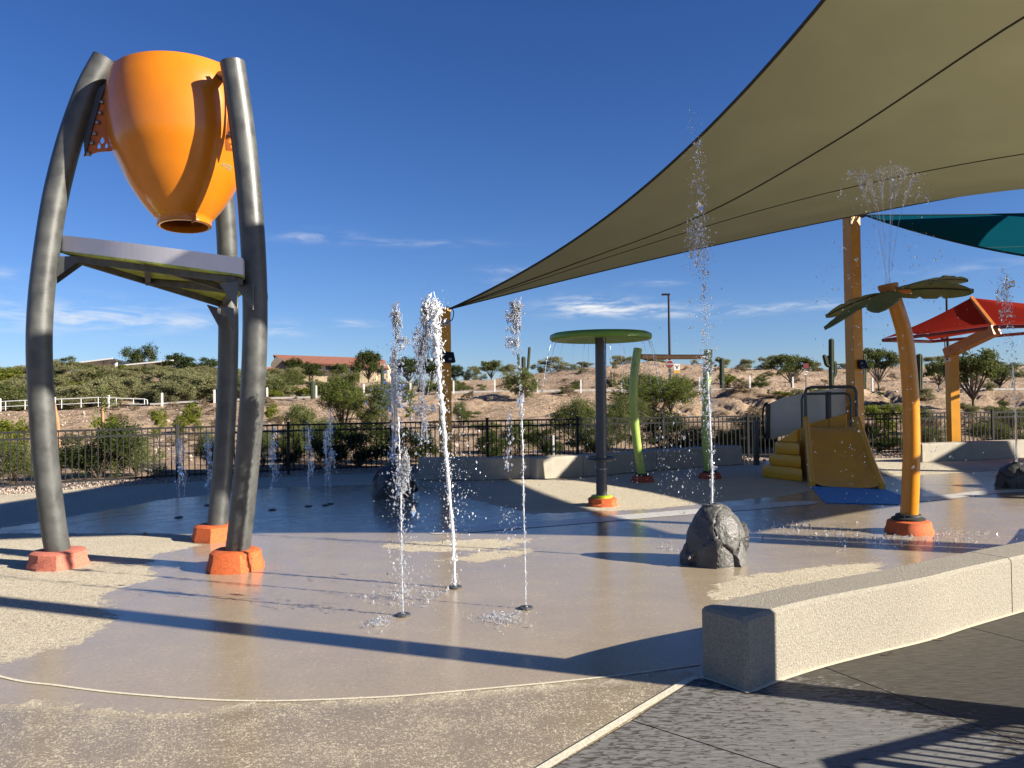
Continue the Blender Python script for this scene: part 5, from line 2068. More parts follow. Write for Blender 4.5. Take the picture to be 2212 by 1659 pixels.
# trees and shrubs one can tell apart (px, top, bottom, width, distance)
for a in (
    ('pine', 306, 750, 795, 66, 122, 'dark spreading pine above the grey scrub beside the solar canopies'),
    ('darktree', 385, 769, 802, 70, 108, 'rounded dark tree behind the long solar canopy'),
    ('darktree', 446, 777, 803, 62, 104, 'low rounded dark tree on the hill between solar canopy and tower legs'),
    ('darktree', 636, 776, 826, 44, 120, 'dark tree in front of the gable end of the red roofed building'),
    ('darktree', 671, 786, 832, 50, 116, 'broad dark tree below the middle of the terracotta roof'),
    ('tree', 733, 785, 812, 36, 118, 'small green tree against the cream wall of the red roofed building'),
    ('darktree', 795, 760, 812, 56, 124, 'tall dark tree rising above the terracotta roof'),
    ('darktree', 882, 776, 825, 64, 110, 'dark tree at the end of the terracotta roof'),
    ('darktree', 934, 778, 822, 58, 106, 'dark tree beside the brown-shaded shade post'),
    ('darktree', 983, 790, 821, 38, 100, 'small dark tree just past the brown-shaded shade post'),
    ('bush', 1024, 789, 818, 40, 96, 'pale grey-green bush on the skyline near the brown-shaded post'),
    ('tree', 1061, 779, 816, 50, 98, 'bright green tree on the skyline by the armed saguaro'),
    ('bush', 1101, 786, 814, 38, 94, 'thin grey bush touching the armed saguaro'),
    ('bush', 1191, 770, 809, 68, 86, 'wide airy bush on the crest beyond the rain disc'),
    ('bush', 1262, 780, 802, 36, 86, 'small open bush on the crest beside the rain disc pole'),
    ('bush', 1344, 767, 794, 54, 88, 'rounded bush on the crest near the tall lamp pole'),
    ('bush', 1422, 770, 785, 60, 92, 'low dark bush behind the crest under the orange crossbar'),
    ('bush', 1560, 770, 790, 34, 92, 'low bush behind the single upright saguaro'),
    ('bush', 1613, 775, 793, 30, 90, 'wispy little bush alone on the bare crest'),
    ('bush', 1662, 766, 796, 52, 84, 'pale airy bush on the crest beside the spreading mesquite'),
    ('tree', 1712, 766, 846, 84, 60, 'spreading mesquite tree with a bare forked trunk near the red sign'),
    ('bush', 1757, 780, 797, 28, 84, 'grey bush on the crest beside the three armed saguaro'),
    ('bush', 1826, 784, 798, 36, 86, 'low grey bush on the crest touching the golden post'),
    ('tree', 1900, 752, 851, 76, 54, 'slender mesquite tree between the golden post and the palm trunk'),
    ('tree', 2028, 782, 842, 60, 52, 'dark mesquite tree behind the canopy mast'),
    ('tree', 2101, 760, 872, 112, 43, 'broad dark mesquite tree with a thin leaning trunk right of the mast'),
    ('tree', 2158, 784, 850, 80, 56, 'hazy mesquite tree farthest along the road'),
    ('bush', 2024, 768, 796, 60, 88, 'distant grey tree top above the crest behind the canopy mast'),
    ('palo', 742, 808, 915, 96, 31, 'feathery yellow-green palo verde behind the picket fence'),
    ('palo', 1412, 803, 915, 158, 38, 'big feathery palo verde filling the bank behind the lime arch'),
    ('palo', 1450, 812, 905, 90, 44, 'olive green palo verde half hidden behind the big feathery one'),
    ('greenbush', 1129, 794, 868, 72, 48, 'dark green bush on the bank below the armed saguaro'),
    ('greenbush', 1240, 822, 839, 30, 60, 'small dark bush above the kerb by the rain disc pole'),
    ('shrub', 1221, 832, 852, 32, 51, 'low dark green shrub by the white kerb below the crest'),
    ('wash', 1240, 855, 950, 96, 29, 'dark wash shrub behind the fence below the rain disc'),
    ('wash', 1335, 870, 960, 60, 27, 'narrow wash shrub between the disc pole and the lime arch'),
    ('wash', 1120, 905, 990, 80, 24, 'dark shrub behind the seat wall and fence beside the jet'),
    ('hedge', 1062, 925, 1000, 66, 22.5, 'very dark shrub behind the fence beyond the brown-shaded post'),
    ('wash', 995, 868, 912, 36, 36, 'small open shrub on the sandy bank beside the brown-shaded post'),
    ('shrub', 883, 832, 876, 28, 46, 'upright bright green shrub by the roadside posts'),
    ('hedge', 775, 898, 1014, 122, 20.5, 'black-green mass of shrub pressed against the picket fence'),
    ('hedge', 850, 915, 1012, 76, 21.5, 'dark shrub behind the fence and the shaded rock'),
    ('wash', 650, 868, 985, 74, 24, 'grey open shrub behind the fence below the lone saguaro'),
    ('wash', 690, 900, 1000, 90, 22, 'sprawling green shrub against the fence under the palo verde'),
    ('wash', 570, 930, 1015, 50, 21, 'loose shrub behind the fence between the two tower legs'),
    ('hedge', 212, 902, 1042, 165, 18.4, 'large dark leafy shrub behind the fence between the tower legs'),
    ('wash', 296, 935, 1036, 86, 18.8, 'thin yellow-green shrub beside the large dark leafy one'),
    ('silverbush', 336, 990, 1034, 62, 18.0, 'low silvery shrub at the foot of the fence'),
    ('wash', 30, 945, 1062, 90, 17.2, 'open grey shrub behind the fence at the end of the gravel'),
    ('shrub', 241, 893, 930, 68, 21, 'bright yellow-green shrub above the large dark leafy one'),
    ('shrub', 340, 878, 905, 36, 32, 'small yellowish shrub on the sandy bank'),
    ('shrub', 417, 866, 895, 42, 36, 'rounded yellow-green shrub on the bank beside the rear tower leg'),
    ('shrub', 388, 892, 917, 28, 29, 'little green shrub low on the sandy bank'),
    ('shrub', 30, 898, 925, 80, 25, 'row of yellow-green shrub below the white railing'),
    ('shrub', -20, 905, 940, 60, 22, 'yellow-green shrub below the railing beside the fence'),
    ('shrub', 585, 868, 895, 30, 38, 'yellow shrub on the bank beside the front tower leg'),
    ('shrub', 655, 835, 868, 50, 55, 'bright yellow-green shrub by the lone saguaro'),
    ('shrub', 590, 838, 872, 36, 58, 'low bright shrub at the edge of the road near the tower'),
    ('dryshrub', 1590, 846, 866, 66, 49, 'grey dry brush on top of the eroded bank'),
    ('greenbush', 1641, 814, 852, 42, 56, 'dark rounded bush by the road above the slide panel'),
    ('wash', 1618, 888, 985, 66, 23.5, 'fresh green shrub behind the fence beside the slide'),
    ('shrub', 1690, 843, 868, 50, 47, 'pale green brush on the bank behind the slide panel'),
    ('wash', 1575, 925, 990, 70, 23, 'dark shrub behind the fence left of the slide'),
    ('wash', 1505, 915, 975, 70, 24, 'bare twiggy shrub behind the fence under the green post'),
    ('shrub', 1570, 805, 838, 44, 66, 'light green bush beside the upright saguaro'),
    ('shrub', 1903, 866, 912, 86, 27, 'green feathery shrub behind the fence past the slide'),
    ('hedge', 1900, 915, 985, 96, 23.2, 'dark hedge-like shrub against the fence past the slide'),
    ('shrub', 1905, 846, 864, 28, 50, 'small yellow shrub under the slender mesquite'),
    ('wash', 2150, 912, 975, 120, 23.5, 'dull dark brush behind the fence under the red canopy'),
    ('hedge', 715, 905, 1008, 80, 20.6, 'dark shrub pressed against the fence left of the black-green mass'),
    ('hedge', 905, 918, 1008, 70, 21.6, 'dark shrub behind the fence at the end of the pale seat wall'),
    ('wash', 820, 830, 930, 80, 30, 'tall thin-leaved shrub beside the feathery palo verde'),
    ('hedge', 1180, 918, 990, 76, 23, 'very dark shrub behind the seat wall between two fence posts'),
    ('hedge', 1285, 905, 980, 96, 24, 'dark shrub behind the fence on both sides of the disc pole'),
    ('hedge', 1430, 890, 975, 110, 24.5, 'dark shrub behind the fence at the foot of the lime arch'),
    ('wash', 1365, 850, 930, 80, 33, 'olive shrub in the wash under the big palo verde'),
    ('hedge', 620, 925, 1012, 60, 20.5, 'dark shrub behind the fence beside the front tower leg'),
    ('wash', 455, 935, 1028, 60, 19.5, 'grey-green shrub behind the fence between the rear and front tower legs'),
    ('hedge', 1650, 915, 985, 60, 24, 'dark green shrub behind the fence post nearest the slide'),
    ('wash', 1990, 880, 930, 60, 30, 'grey brush on the bank left of the canopy mast'),
    ('wash', 2180, 880, 930, 90, 30, 'grey brush on the bank right of the canopy mast'),
    ('dryshrub', 1480, 845, 880, 60, 47, 'dry brown brush at the top of the bank above the fence'),
    ('dryshrub', 1660, 848, 880, 70, 47, 'dry brown brush hanging over the eroded bank'),
    ('bush', 1405, 768, 786, 40, 92, 'small dark bush on the crest left of the stop sign'),
    ('wash', 2010, 920, 978, 60, 23.6, 'dark low brush behind the fence beside the canopy mast'),
):
    plant_px(*a)

# hillside scrub, counted out one by one
rs = random.Random(5)
GL = 'grey-green scrub bush on the hillside across the road'
k = 0
cols = [('bush', 0.55), ('greenbush', 0.3), ('shrub', 0.15)]
for row_d in (59.5, 62, 65, 68, 72, 76, 80, 85, 91, 98):
    x = -30
    while x < 640:
        dd = row_d + rs.uniform(-1.5, 1.5)
        q = P(x, 800, dd)
        bare = (abs(x - 345) < 60 and 74 < dd < 82) or (abs(x - 250) < 45 and 66 < dd < 70) or (x < 60 and 83 < dd < 90)
        if not bare and rs.random() < 0.86:
            r_ = rs.random()
            kind = 'bush' if r_ < 0.74 else 'greenbush' if r_ < 0.96 else 'shrub'
            w = rs.uniform(2.2, 4.2)
            h = rs.uniform(1.2, 2.3) * (0.8 if dd > 84 else 1)
            plant(kind, Vector((q.x, q.y, terrain(q.x, q.y) - 0.08)), w, h, GL, group='scrub bushes covering the hillside', variant=k % 3)
            k += 1
        x += rs.uniform(34, 58)
for row_d in (60, 65):
    x = 560
    while x < 1010:
        dd = row_d + rs.uniform(-2, 2)
        q = P(x, 800, dd)
        if rs.random() < 0.8:
            plant('bush' if rs.random() < 0.4 else 'greenbush', Vector((q.x, q.y, terrain(q.x, q.y) - 0.08)), rs.uniform(2.2, 4), rs.uniform(0.9, 1.7), 'scrub bush on the rise below the red roofed building', group='scrub bushes below the building', variant=k % 3)
            k += 1
        x += rs.uniform(38, 70)
for i in range(110):
    x = rs.uniform(1000, 2250)
    dd = rs.choice([rs.uniform(60, 84), rs.uniform(60, 84), rs.uniform(28, 50)])
    q = P(x, 800, dd)
    plant('dryshrub' if rs.random() < 0.6 else 'bush', Vector((q.x, q.y, terrain(q.x, q.y) - 0.04)), rs.uniform(0.7, 1.7), rs.uniform(0.4, 0.9), 'small dry desert shrub on the bare sandy slope', group='dry shrubs on the sandy slope', variant=k % 3)
    k += 1
for i in range(45):
    x = rs.uniform(-60, 1000)
    dd = rs.uniform(24, 50)
    q = P(x, 800, dd)
    plant('dryshrub' if rs.random() < 0.7 else 'shrub', Vector((q.x, q.y, terrain(q.x, q.y) - 0.04)), rs.uniform(0.5, 1.3), rs.uniform(0.35, 0.7), 'tuft of dry brush on the bank below the road', group='dry brush on the bank', variant=k % 3)
    k += 1

# dry grass tufts and stones scattered over the slopes
tf, so = MB(), MB()
for i in range(9000):
    dd = rs.uniform(23, 84)
    x = rs.uniform(-80, 2300)
    if 51.5 < dd < 58:
        continue
    q = P(x, 800, dd)
    z = terrain(q.x, q.y)
    s = rs.uniform(0.02, 0.07) if rs.random() < 0.93 else rs.uniform(0.08, 0.15)
    if rs.random() < 0.5:
        so.drop((q.x, q.y, z + s * 0.2), s)
    else:
        for _ in range(5):
            a = rs.uniform(0, 6.28)
            t = Vector((math.cos(a) * s, math.sin(a) * s, s * rs.uniform(0.8, 2.0)))
            sd = Vector((-math.sin(a), math.cos(a), 0)) * 0.012
            o = len(tf.v)
            tf.v += [tuple(Vector((q.x, q.y, z)) - sd), tuple(Vector((q.x, q.y, z)) + sd), (q.x + t.x, q.y + t.y, z + t.z)]
            tf.f.append((o, o + 1, o + 2))
o = bpy.data.objects.new('dry_grass', quick_mesh(tf, 'dry_grass', M['dry']))
COL.objects.link(o)
o['kind'] = 'stuff'
o = bpy.data.objects.new('scattered_stones', quick_mesh(so, 'scattered_stones', M['gravel']))
COL.objects.link(o)
o['kind'] = 'stuff'


# saguaros
def saguaro_col(mb, pts_, r, n=22):
    c = spline(pts_, 16)
    m_ = len(c)
    o = len(mb.v)
    for i, q in enumerate(c):
        t = i / (m_ - 1)
        rr_ = r * (0.82 + 0.18 * math.sin(min(1, t * 2) * math.pi / 2))
        L_ = (c[-1] - c[0]).length
        e_ = (1 - t) * L_ / (r * 1.3)
        if e_ < 1:
            rr_ *= math.sqrt(max(0.02, 1 - (1 - e_) ** 2))
        for k_ in range(n):
            a = 2 * math.pi * k_ / n
            rb = rr_ * (1 if k_ % 2 else 0.84)
            tg = (c[min(i + 1, m_ - 1)] - c[max(i - 1, 0)]).normalized()
            s1 = tg.cross(Vector((0.1, 1, 0.05))).normalized()
            s2 = tg.cross(s1)
            mb.v.append(tuple(q + s1 * math.cos(a) * rb + s2 * math.sin(a) * rb))
    for i in range(m_ - 1):
        for k_ in range(n):
            k2 = (k_ + 1) % n
            mb.f.append((o + i * n + k_, o + i * n + k2, o + (i + 1) * n + k2, o + (i + 1) * n + k_))
    mb.f.append(tuple(o + (m_ - 1) * n + k_ for k_ in range(n)))


def saguaro(label, d, main, r, arms=()):
    (px, top, bot) = main
    b = terrain_hit(px, bot, d)
    b.z -= 0.1
    t = P(px, top, d)
    root = thing('saguaro', label, 'cactus', b, 'saguaros along the road')
    mb = MB()
    saguaro_col(mb, [b, b.lerp(t, 0.33), b.lerp(t, 0.66), t], r)
    mb.build('trunk', M['saguaro'], parent=root)
    for arm in arms:
        mb = MB()
        saguaro_col(mb, [P(x, y, d) for x, y in arm[0]], arm[1])
        mb.build('arm', M['saguaro'], parent=root)
    return root


saguaro('stubby pale saguaro without arms by the roadside posts', 50, (676, 823, 868), 0.17)
saguaro('dark upright saguaro behind the shaded water jet', 55, (826, 788, 863), 0.13)
saguaro('saguaro with two tall thin arms on the skyline', 70, (1131, 770, 868), 0.2, [([(1131, 800), (1121, 796), (1120, 780), (1120, 764)], 0.12), ([(1131, 802), (1140, 795), (1142, 775), (1144, 749)], 0.13)])
saguaro('single straight saguaro right of the lime arch', 53, (1559.5, 773, 848), 0.17)
saguaro('three armed saguaro behind the slide handrail', 50, (1796, 731, 835), 0.18, [([(1796, 790), (1787, 788), (1783, 776), (1780, 766)], 0.15), ([(1796, 785), (1791, 784), (1789, 774), (1790, 768)], 0.1), ([(1798, 815), (1803, 808), (1804, 795), (1803, 780)], 0.15)])
saguaro('saguaro half hidden behind the golden post', 52, (1866, 764, 840), 0.17)
saguaro('saguaro with one low arm beside the yellow palm trunk', 50, (1986, 764, 832), 0.2, [([(1986, 805), (1980, 800), (1978, 790), (1979, 780)], 0.13)])

# staked sapling and leaning stake behind the fence
sp_b = Vector((P(221, 960, 19.5).x, 19.5, terrain(P(221, 960, 19.5).x, 19.5)))
sap = thing('sapling', 'thin staked sapling standing above the dark leafy shrub', 'tree', sp_b)
cr_ = MB()
tcx = P(226, 855, 19.5)
r_ = np.random.default_rng(3)
for q in ((222, 838), (230, 850), (224, 868), (233, 875), (218, 880)):
    leaf_cloud(cr_, P(*q, 19.5), (0.17, 0.17, 0.13), 90, 0.06, r_, 2.0, 6)
cro = quick_mesh(cr_, 'crown', M['mesquite'])
o = bpy.data.objects.new('crown', cro)
COL.objects.link(o)
o.parent = sap
o.location = -sp_b
MB().tube([sp_b, P(220, 900, 19.5), P(222, 840, 19.5)], [0.02, 0.015, 0.006], 6).build('trunk', M['bark'], parent=sap)
MB().tube([sp_b + Vector((0.05, 0, 0)), P(221, 868, 19.48)], 0.035, 8).build('stake', M['wood'], parent=sap)
q0 = P(128, 960, 18.6)
tag(MB().tube([Vector((q0.x, q0.y, -0.05)), P(124, 915, 18.6), P(115, 870, 18.6)], 0.055, 8).build('wooden_stake', M['wood'], base=Vector((q0.x, q0.y, 0)), smooth=True), 'thick leaning wooden stake behind the fence by the tower leg', 'stake')
q0 = G(1152, 985)
q0 = Vector((P(1195, 900, 21).x, 21, 0))
tag(MB().bar(q0, Vector((q0.x, q0.y, 0.72)), 0.05).build('utility_stub', M['white'], base=q0), 'short white marker stub behind the fence', 'marker')

# ------------------------------------------------------------------ roadside posts, railing, signs, lamps
post_px = [(0, 893), (118, 888), (235, 882), (350, 875), (463, 866), (577, 864), (683, 859), (786, 858), (887, 856), (980, 852), (1069, 849), (1161, 846), (1255, 845), (1343, 843), (1441, 838), (1511, 842), (1620, 842), (1713, 846), (1885, 852), (1988, 853), (2093, 852)]
bol = None
for i, (px, by) in enumerate(post_px):
    d = 51.4
    b = terrain_hit(px, by, d)
    if bol is None:
        me_ = MB().box((0, 0, 0.42), (0.1, 0.1, 0.9)).box((0, 0, 0.88), (0.075, 0.075, 0.03)).mesh('roadside_post')
        me_.materials.append(M['white'])
        bol = me_
    o = bpy.data.objects.new('roadside_post', bol)
    COL.objects.link(o)
    o.location = b
    tag(o, 'white square marker post on the near side of the desert road', 'bollard', 'white posts along the road')

rl = thing('pipe_railing', 'white two-rail pipe railing beside the road', 'railing', terrain_hit(100, 890, 50))
rail_px = [(-120, 908, 938), (-60, 905, 938), (0, 903, 936), (12, 902.5, 936), (68, 899, 933), (132, 864 + 0, 0)]
tops = [(-130, 878), (12, 867), (54, 865), (133, 862), (175, 860.5), (212, 858.5), (251, 860), (288, 861.5), (312, 862)]
d = 52.6
pts_t = []
for px, ty in tops:
    t = P(px, ty, d)
    pts_t.append(t)
end = [P(318, 864, d), P(319, 876, d)]
hgt = 0.72
MB().tube(pts_t + end, 0.03, 8).build('top_rail', M['white'], parent=rl, smooth=True)
MB().tube([q - Vector((0, 0, 0.36)) for q in pts_t] + [P(318, 875, d)], 0.026, 8).build('mid_rail', M['white'], parent=rl, smooth=True)
for q in pts_t + end[:1]:
    g_ = terrain(q.x, q.y)
    MB().tube([Vector((q.x, q.y, g_ - 0.05)), q], 0.026, 8).build('rail_post', M['white'], parent=rl, smooth=True)


def lamp_pole(label, px, top, bot, d, r, arm):
    b = terrain_hit(px, bot, d)
    b.z -= 0.2
    t = P(px, top, d)
    root = thing('lamp_pole', label, 'street lamp', b, 'lamp poles')
    MB().tube([b, Vector((b.x, b.y, t.z))], [r * 1.2, r * 0.8], 10).build('pole', M['black'], parent=root, smooth=True)
    if arm:
        MB().box(Vector((b.x - arm / 2, b.y, t.z)), (abs(arm) + 0.2, 0.35, 0.13)).build('lamp_head', M['black'], parent=root, bevel=0.03)
    return root


lamp_pole('tall dark lamp pole beyond the rain disc', 1447, 636, 800, 62, 0.1, 0.45)
lamp_pole('tall dark pole rising behind the red canopy', 2049, 597, 815, 56, 0.09, 0.15)
lamp_pole('thin short pole beside the canopy mast', 2043, 731, 820, 70, 0.06, 0.2)
lamp_pole('thin pale pole in front of the red roofed building', 619, 790, 868, 90, 0.06, 0)


def sign_board(name, label, d, px, cy, w, h, mat, post_bot, shape='rect'):
    c = P(px, cy, d)
    b = terrain_hit(px, post_bot, d)
    root = thing(name, label, 'sign', b)
    MB().tube([b - Vector((0, 0, 0.2)), Vector((c.x, c.y, c.z + h / 2))], 0.035, 8).build('sign_post', M['greyframe'], parent=root)
    if shape == 'oct':
        pl_ = [Vector((c.x + w / 2 * 1.08 * math.cos(R(22.5 + 45 * k_)), c.y - 0.05, c.z + w / 2 * 1.08 * math.sin(R(22.5 + 45 * k_)))) for k_ in range(8)]
        o_ = MB().prism(pl_, (0, 0.015, 0)).build('sign_face', M['white'], parent=root)
        pl2 = [Vector((c.x, c.y - 0.056, c.z)) + (q - Vector((c.x, c.y - 0.05, c.z))) * 0.93 for q in pl_]
        MB().prism(pl2, (0, 0.004, 0)).build('red_field', mat, parent=o_)
    else:
        o_ = MB().box((c.x, c.y - 0.05, c.z), (w, 0.015, h)).build('sign_face', mat, parent=root)
    return root, c, o_


r_s, c_s, f_s = sign_board('stop_sign', 'dark red octagonal stop sign below the tall lamp pole', 60, 1446.5, 787, 0.62, 0.62, M['red'], 840, 'oct')
text('STOP', 0.22, (c_s.x, c_s.y - 0.063, c_s.z), (1, 0, 0), (0, 1, 0), M['white'], 'lettering', f_s)
r_s, c_s, f_s = sign_board('warning_sign', 'white sign with a black pictogram and a yellow lower plate', 60, 1462, 793, 0.45, 0.5, M['white'], 840)
MB().box((c_s.x, c_s.y - 0.05, c_s.z - 0.37), (0.45, 0.015, 0.2)).build('lower_plate', M['signyellow'], parent=f_s)
pk_ = MB()
yy = c_s.y - 0.062
for poly_ in ([(-0.16, 0.13), (-0.1, 0.15), (-0.05, 0.05), (-0.08, 0.02)], [(0.16, 0.13), (0.1, 0.15), (0.05, 0.05), (0.08, 0.02)], [(-0.07, 0.06), (0.07, 0.06), (0.04, -0.15), (-0.04, -0.15)]):
    pk_.prism([(c_s.x + a_, yy, c_s.z + b2) for a_, b2 in poly_], (0, 0.003, 0))
pk_.build('pictogram', M['black'], parent=f_s)
r_s, c_s, f_s = sign_board('notice_sign', 'small red and white notice board beside the spreading mesquite', 54, 1741, 806, 0.36, 0.36, M['red'], 846)
f_s.location.z += 0.5
MB().box((c_s.x, c_s.y - 0.062, c_s.z + 0.09), (0.28, 0.004, 0.05)).build('white_strip', M['white'], parent=f_s)
MB().box((c_s.x - 0.06, c_s.y - 0.062, c_s.z - 0.08), (0.16, 0.004, 0.1)).build('white_strip', M['white'], parent=f_s)

# ------------------------------------------------------------------ building and solar canopies
def bpt(px, py, d):
    return P(px, py, d)


bd_ = 150
bld = thing('building', 'long low cream building with a terracotta roof on the hill', 'building', terrain_hit(720, 812, bd_))
ground_z = wloc(bld).z - 0.5
xl, xr_ = P(598, 800, bd_).x, P(838, 800, bd_).x
def zz(py, d=bd_):
    return P(720, py, d).z


eave_l, eave_r, ridge_l, ridge_r = zz(787), zz(796), zz(767), zz(777)
wall_b = ground_z
MB().box(((P(638, 800, bd_).x + xr_) / 2, bd_ + 4, (wall_b + zz(789)) / 2), (xr_ - P(638, 800, bd_).x, 8, zz(789) - wall_b)).build('wall', M['stucco'], parent=bld)
# gable end (shade put into its brown colour) facing the viewer's side
gx0, gx1 = P(596, 800, bd_).x, P(640, 800, bd_).x
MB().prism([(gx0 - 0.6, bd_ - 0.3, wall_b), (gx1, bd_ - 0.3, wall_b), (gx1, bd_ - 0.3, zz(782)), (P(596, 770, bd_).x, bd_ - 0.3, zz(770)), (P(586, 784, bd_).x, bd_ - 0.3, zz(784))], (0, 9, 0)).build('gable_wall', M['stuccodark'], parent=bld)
rp = [P(590, 766, bd_ + 3), P(766, 772, bd_ + 5), P(830, 777, bd_ + 5), P(840, 796, bd_ - 1.5), P(766, 788, bd_ - 1.5), P(684, 785, bd_ - 1.5), P(618, 783, bd_ - 1.5)]
MB().prism(rp, (0, 0.1, -0.35)).build('roof', M['roof'], parent=bld)
rp = [P(590, 766, bd_ + 3), P(766, 772, bd_ + 5), P(830, 777, bd_ + 5), P(836, 797, bd_ + 14), P(600, 790, bd_ + 14)]
MB().prism(rp, (0, 0.1, -0.35)).build('roof', M['roof'], parent=bld)
for px, py, w_, h_ in ((708, 793, 1.1, 1.3), (716, 793, 1.1, 1.3), (724, 793, 0.9, 1.2), (692, 792, 0.8, 1.2), (762, 796, 1.2, 1.3), (770, 796, 1.2, 1.3), (800, 799, 1.0, 1.3), (818, 800, 1.0, 1.3)):
    q = P(px, py, bd_)
    fr = MB().box((q.x, bd_ - 0.03, q.z), (w_, 0.12, h_)).build('window', M['white'], parent=bld)
    MB().box((q.x, bd_ - 0.1, q.z), (w_ * 0.78, 0.04, h_ * 0.8)).build('pane', M['glassdark'], parent=fr)
for px in (745, 788, 806):
    q = P(px, 812, bd_)
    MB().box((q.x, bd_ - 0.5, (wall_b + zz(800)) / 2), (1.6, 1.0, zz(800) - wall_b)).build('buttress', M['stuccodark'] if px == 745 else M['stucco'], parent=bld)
b2 = thing('building', 'small cream outbuilding with a low terracotta roof beside the gable', 'building', terrain_hit(592, 815, 140))
q0, q1 = P(572, 800, 140), P(607, 800, 140)
MB().box(((q0.x + q1.x) / 2, 142, (wloc(b2).z - 0.5 + zz(802, 140)) / 2), (q1.x - q0.x, 4, zz(802, 140) - wloc(b2).z + 0.5)).build('wall', M['stucco'], parent=b2)
MB().prism([P(568, 793, 140), P(590, 793, 141), P(610, 802, 138.5), P(566, 803, 138.5)], (0, 5, -0.25)).build('roof', M['roof'], parent=b2)
for px in (580, 590, 600):
    q = P(px, 808, 140)
    fr = MB().box((q.x, 139.96, q.z), (0.9, 0.1, 1.0)).build('window', M['white'], parent=b2)
    MB().box((q.x, 139.9, q.z), (0.7, 0.04, 0.8)).build('pane', M['glassdark'], parent=fr)


def solar(label, d, a, b_, dy, posts):
    A0, B0 = P(*a, d), P(*b_, d)
    root = thing('solar_canopy', label, 'solar canopy', Vector((A0.x, A0.y, terrain(A0.x, A0.y))), 'solar panel canopies on the hill')
    back = Vector((-1.2, 7, -0.22))
    MB().prism([A0, B0, B0 + back, A0 + back], (0, 0, -0.1)).build('panel_deck', M['solar'], parent=root)
    MB().bar(A0 + Vector((0, -0.08, -0.02)), B0 + Vector((0, -0.08, -0.02)), 0.12, 0.17).build('edge_beam', M['white'], parent=root)
    for px in posts:
        q = A0.lerp(B0, (px - a[0]) / (b_[0] - a[0])) + back * 0.4
        MB().bar((q.x, q.y, terrain(q.x, q.y) - 0.4), (q.x, q.y, q.z - 0.12), 0.25).build('column', M['white'], parent=root)
    return root


solar('white edged solar canopy tilting upward left of the pine', 100, (140, 786.5), (244, 774), 1, (208, 235))
solar('long flat solar canopy in front of the pine', 106, (240, 791), (375, 778), 1, (340, 360, 300))

# ------------------------------------------------------------------ water
def wobble_stream(path, r0, r1, n=7, jag=0.35, seed=1, seg=10):
    rr = random.Random(seed)
    c = spline(path, seg)
    rad = []
    pts_ = []
    m_ = len(c)
    for i, q in enumerate(c):
        t = i / (m_ - 1)
        r = r0 + (r1 - r0) * t
        r *= 1 + jag * rr.uniform(-1, 1.2) * min(1, 0.25 + 1.2 * t)
        w = r * 0.5 * jag * (0.3 + t)
        pts_.append(q + Vector((rr.gauss(0, w), rr.gauss(0, w), 0)))
        rad.append(max(0.0015, r))
    rad[0] *= 0.8
    rad[-1] *= 0.3
    return MB().tube(pts_, rad, n)


def spray(mb, path, n, spread0, spread1, r, seed, seg=10, fall=(0, 0, 0), pw_=1.0, elong=2.2):
    rr = random.Random(seed)
    random.seed(seed)
    c = spline(path, seg)
    for k_ in range(int(n * 2.3)):
        t = rr.random() ** pw_
        q = c[min(len(c) - 1, int(t * (len(c) - 1)))]
        s = spread0 + (spread1 - spread0) * t
        q = q + Vector((rr.gauss(0, s), rr.gauss(0, s), rr.gauss(0, s * 1.2)))
        q = q + Vector(fall) * rr.random()
        if q.z < 0.01:
            continue
        rad = 0.45 * r * math.exp(rr.gauss(0, 0.65))
        mb.drop(q, rad, Vector((rr.gauss(0, 0.3), rr.gauss(0, 0.3), 1)).normalized() * rr.uniform(1.0, elong))
    return mb


def blob_sheet(mb, c, sx, sz, n, r, seed):
    """ragged torn sheet of water: many overlapping little blobs joined by threads"""
    rr = random.Random(seed)
    random.seed(seed)
    c = Vector(c)
    prev = None
    for k_ in range(int(n * 2.0)):
        q = c + Vector((rr.gauss(0, sx), rr.gauss(0, sx * 0.4), rr.gauss(0, sz)))
        rad = 0.48 * r * math.exp(rr.gauss(0, 0.6))
        mb.drop(q, rad, Vector((rr.gauss(0, 0.5), rr.gauss(0, 0.5), 1)).normalized() * rr.uniform(1, 2.6))
        if prev is not None and rr.random() < 0.35 and (prev - q).length < 0.3:
            mb.tube([prev, (prev + q) / 2 + Vector((0, 0, -0.01)), q], [r * 0.35, r * 0.2, r * 0.35], 4)
        prev = q
    return mb


def nozzle(q, parent, r=0.065):
    MB().lathe((q.x, q.y, 0.004), [(r, 0.0), (r, 0.008), (r * 0.85, 0.014), (r * 0.35, 0.014), (r * 0.3, 0.02), (0.0, 0.02)], 20).build('nozzle', M['darkgrey'], parent=parent, smooth=30)


# strong jet
q1 = G(983, 1270)
j = thing('water_jet', 'thick white ground jet with a frothy head in front of the shade post', 'water jet', q1, 'ground jets in the sun')
nozzle(q1, j)
path = [q1 + Vector((0, 0, 0.01))] + [P(x, y, q1.y) for x, y in ((978, 1160), (969, 1040), (962, 960), (955, 880), (947, 800), (942, 740), (937, 690), (936, 660))]
wobble_stream(path, 0.012, 0.027, 8, 0.5, 3, 16).build('stream', M['froth'], parent=j, smooth=60)
mb = MB()
spray(mb, path, 500, 0.02, 0.05, 0.006, 5)
spray(mb, [q1 + Vector((0.02, 0, 0.5)), P(985, 900, q1.y)], 260, 0.12, 0.12, 0.0045, 6)
blob_sheet(mb, P(934, 668, q1.y), 0.045, 0.045, 140, 0.012, 7)
blob_sheet(mb, P(942, 730, q1.y), 0.03, 0.13, 120, 0.01, 8)
mb.build('droplets', M['froth'], parent=j, kind='stuff')
mb = MB()
blob_sheet(mb, P(912, 745, q1.y), 0.04, 0.1, 150, 0.011, 9)
blob_sheet(mb, P(920, 690, q1.y), 0.025, 0.1, 90, 0.011, 10)
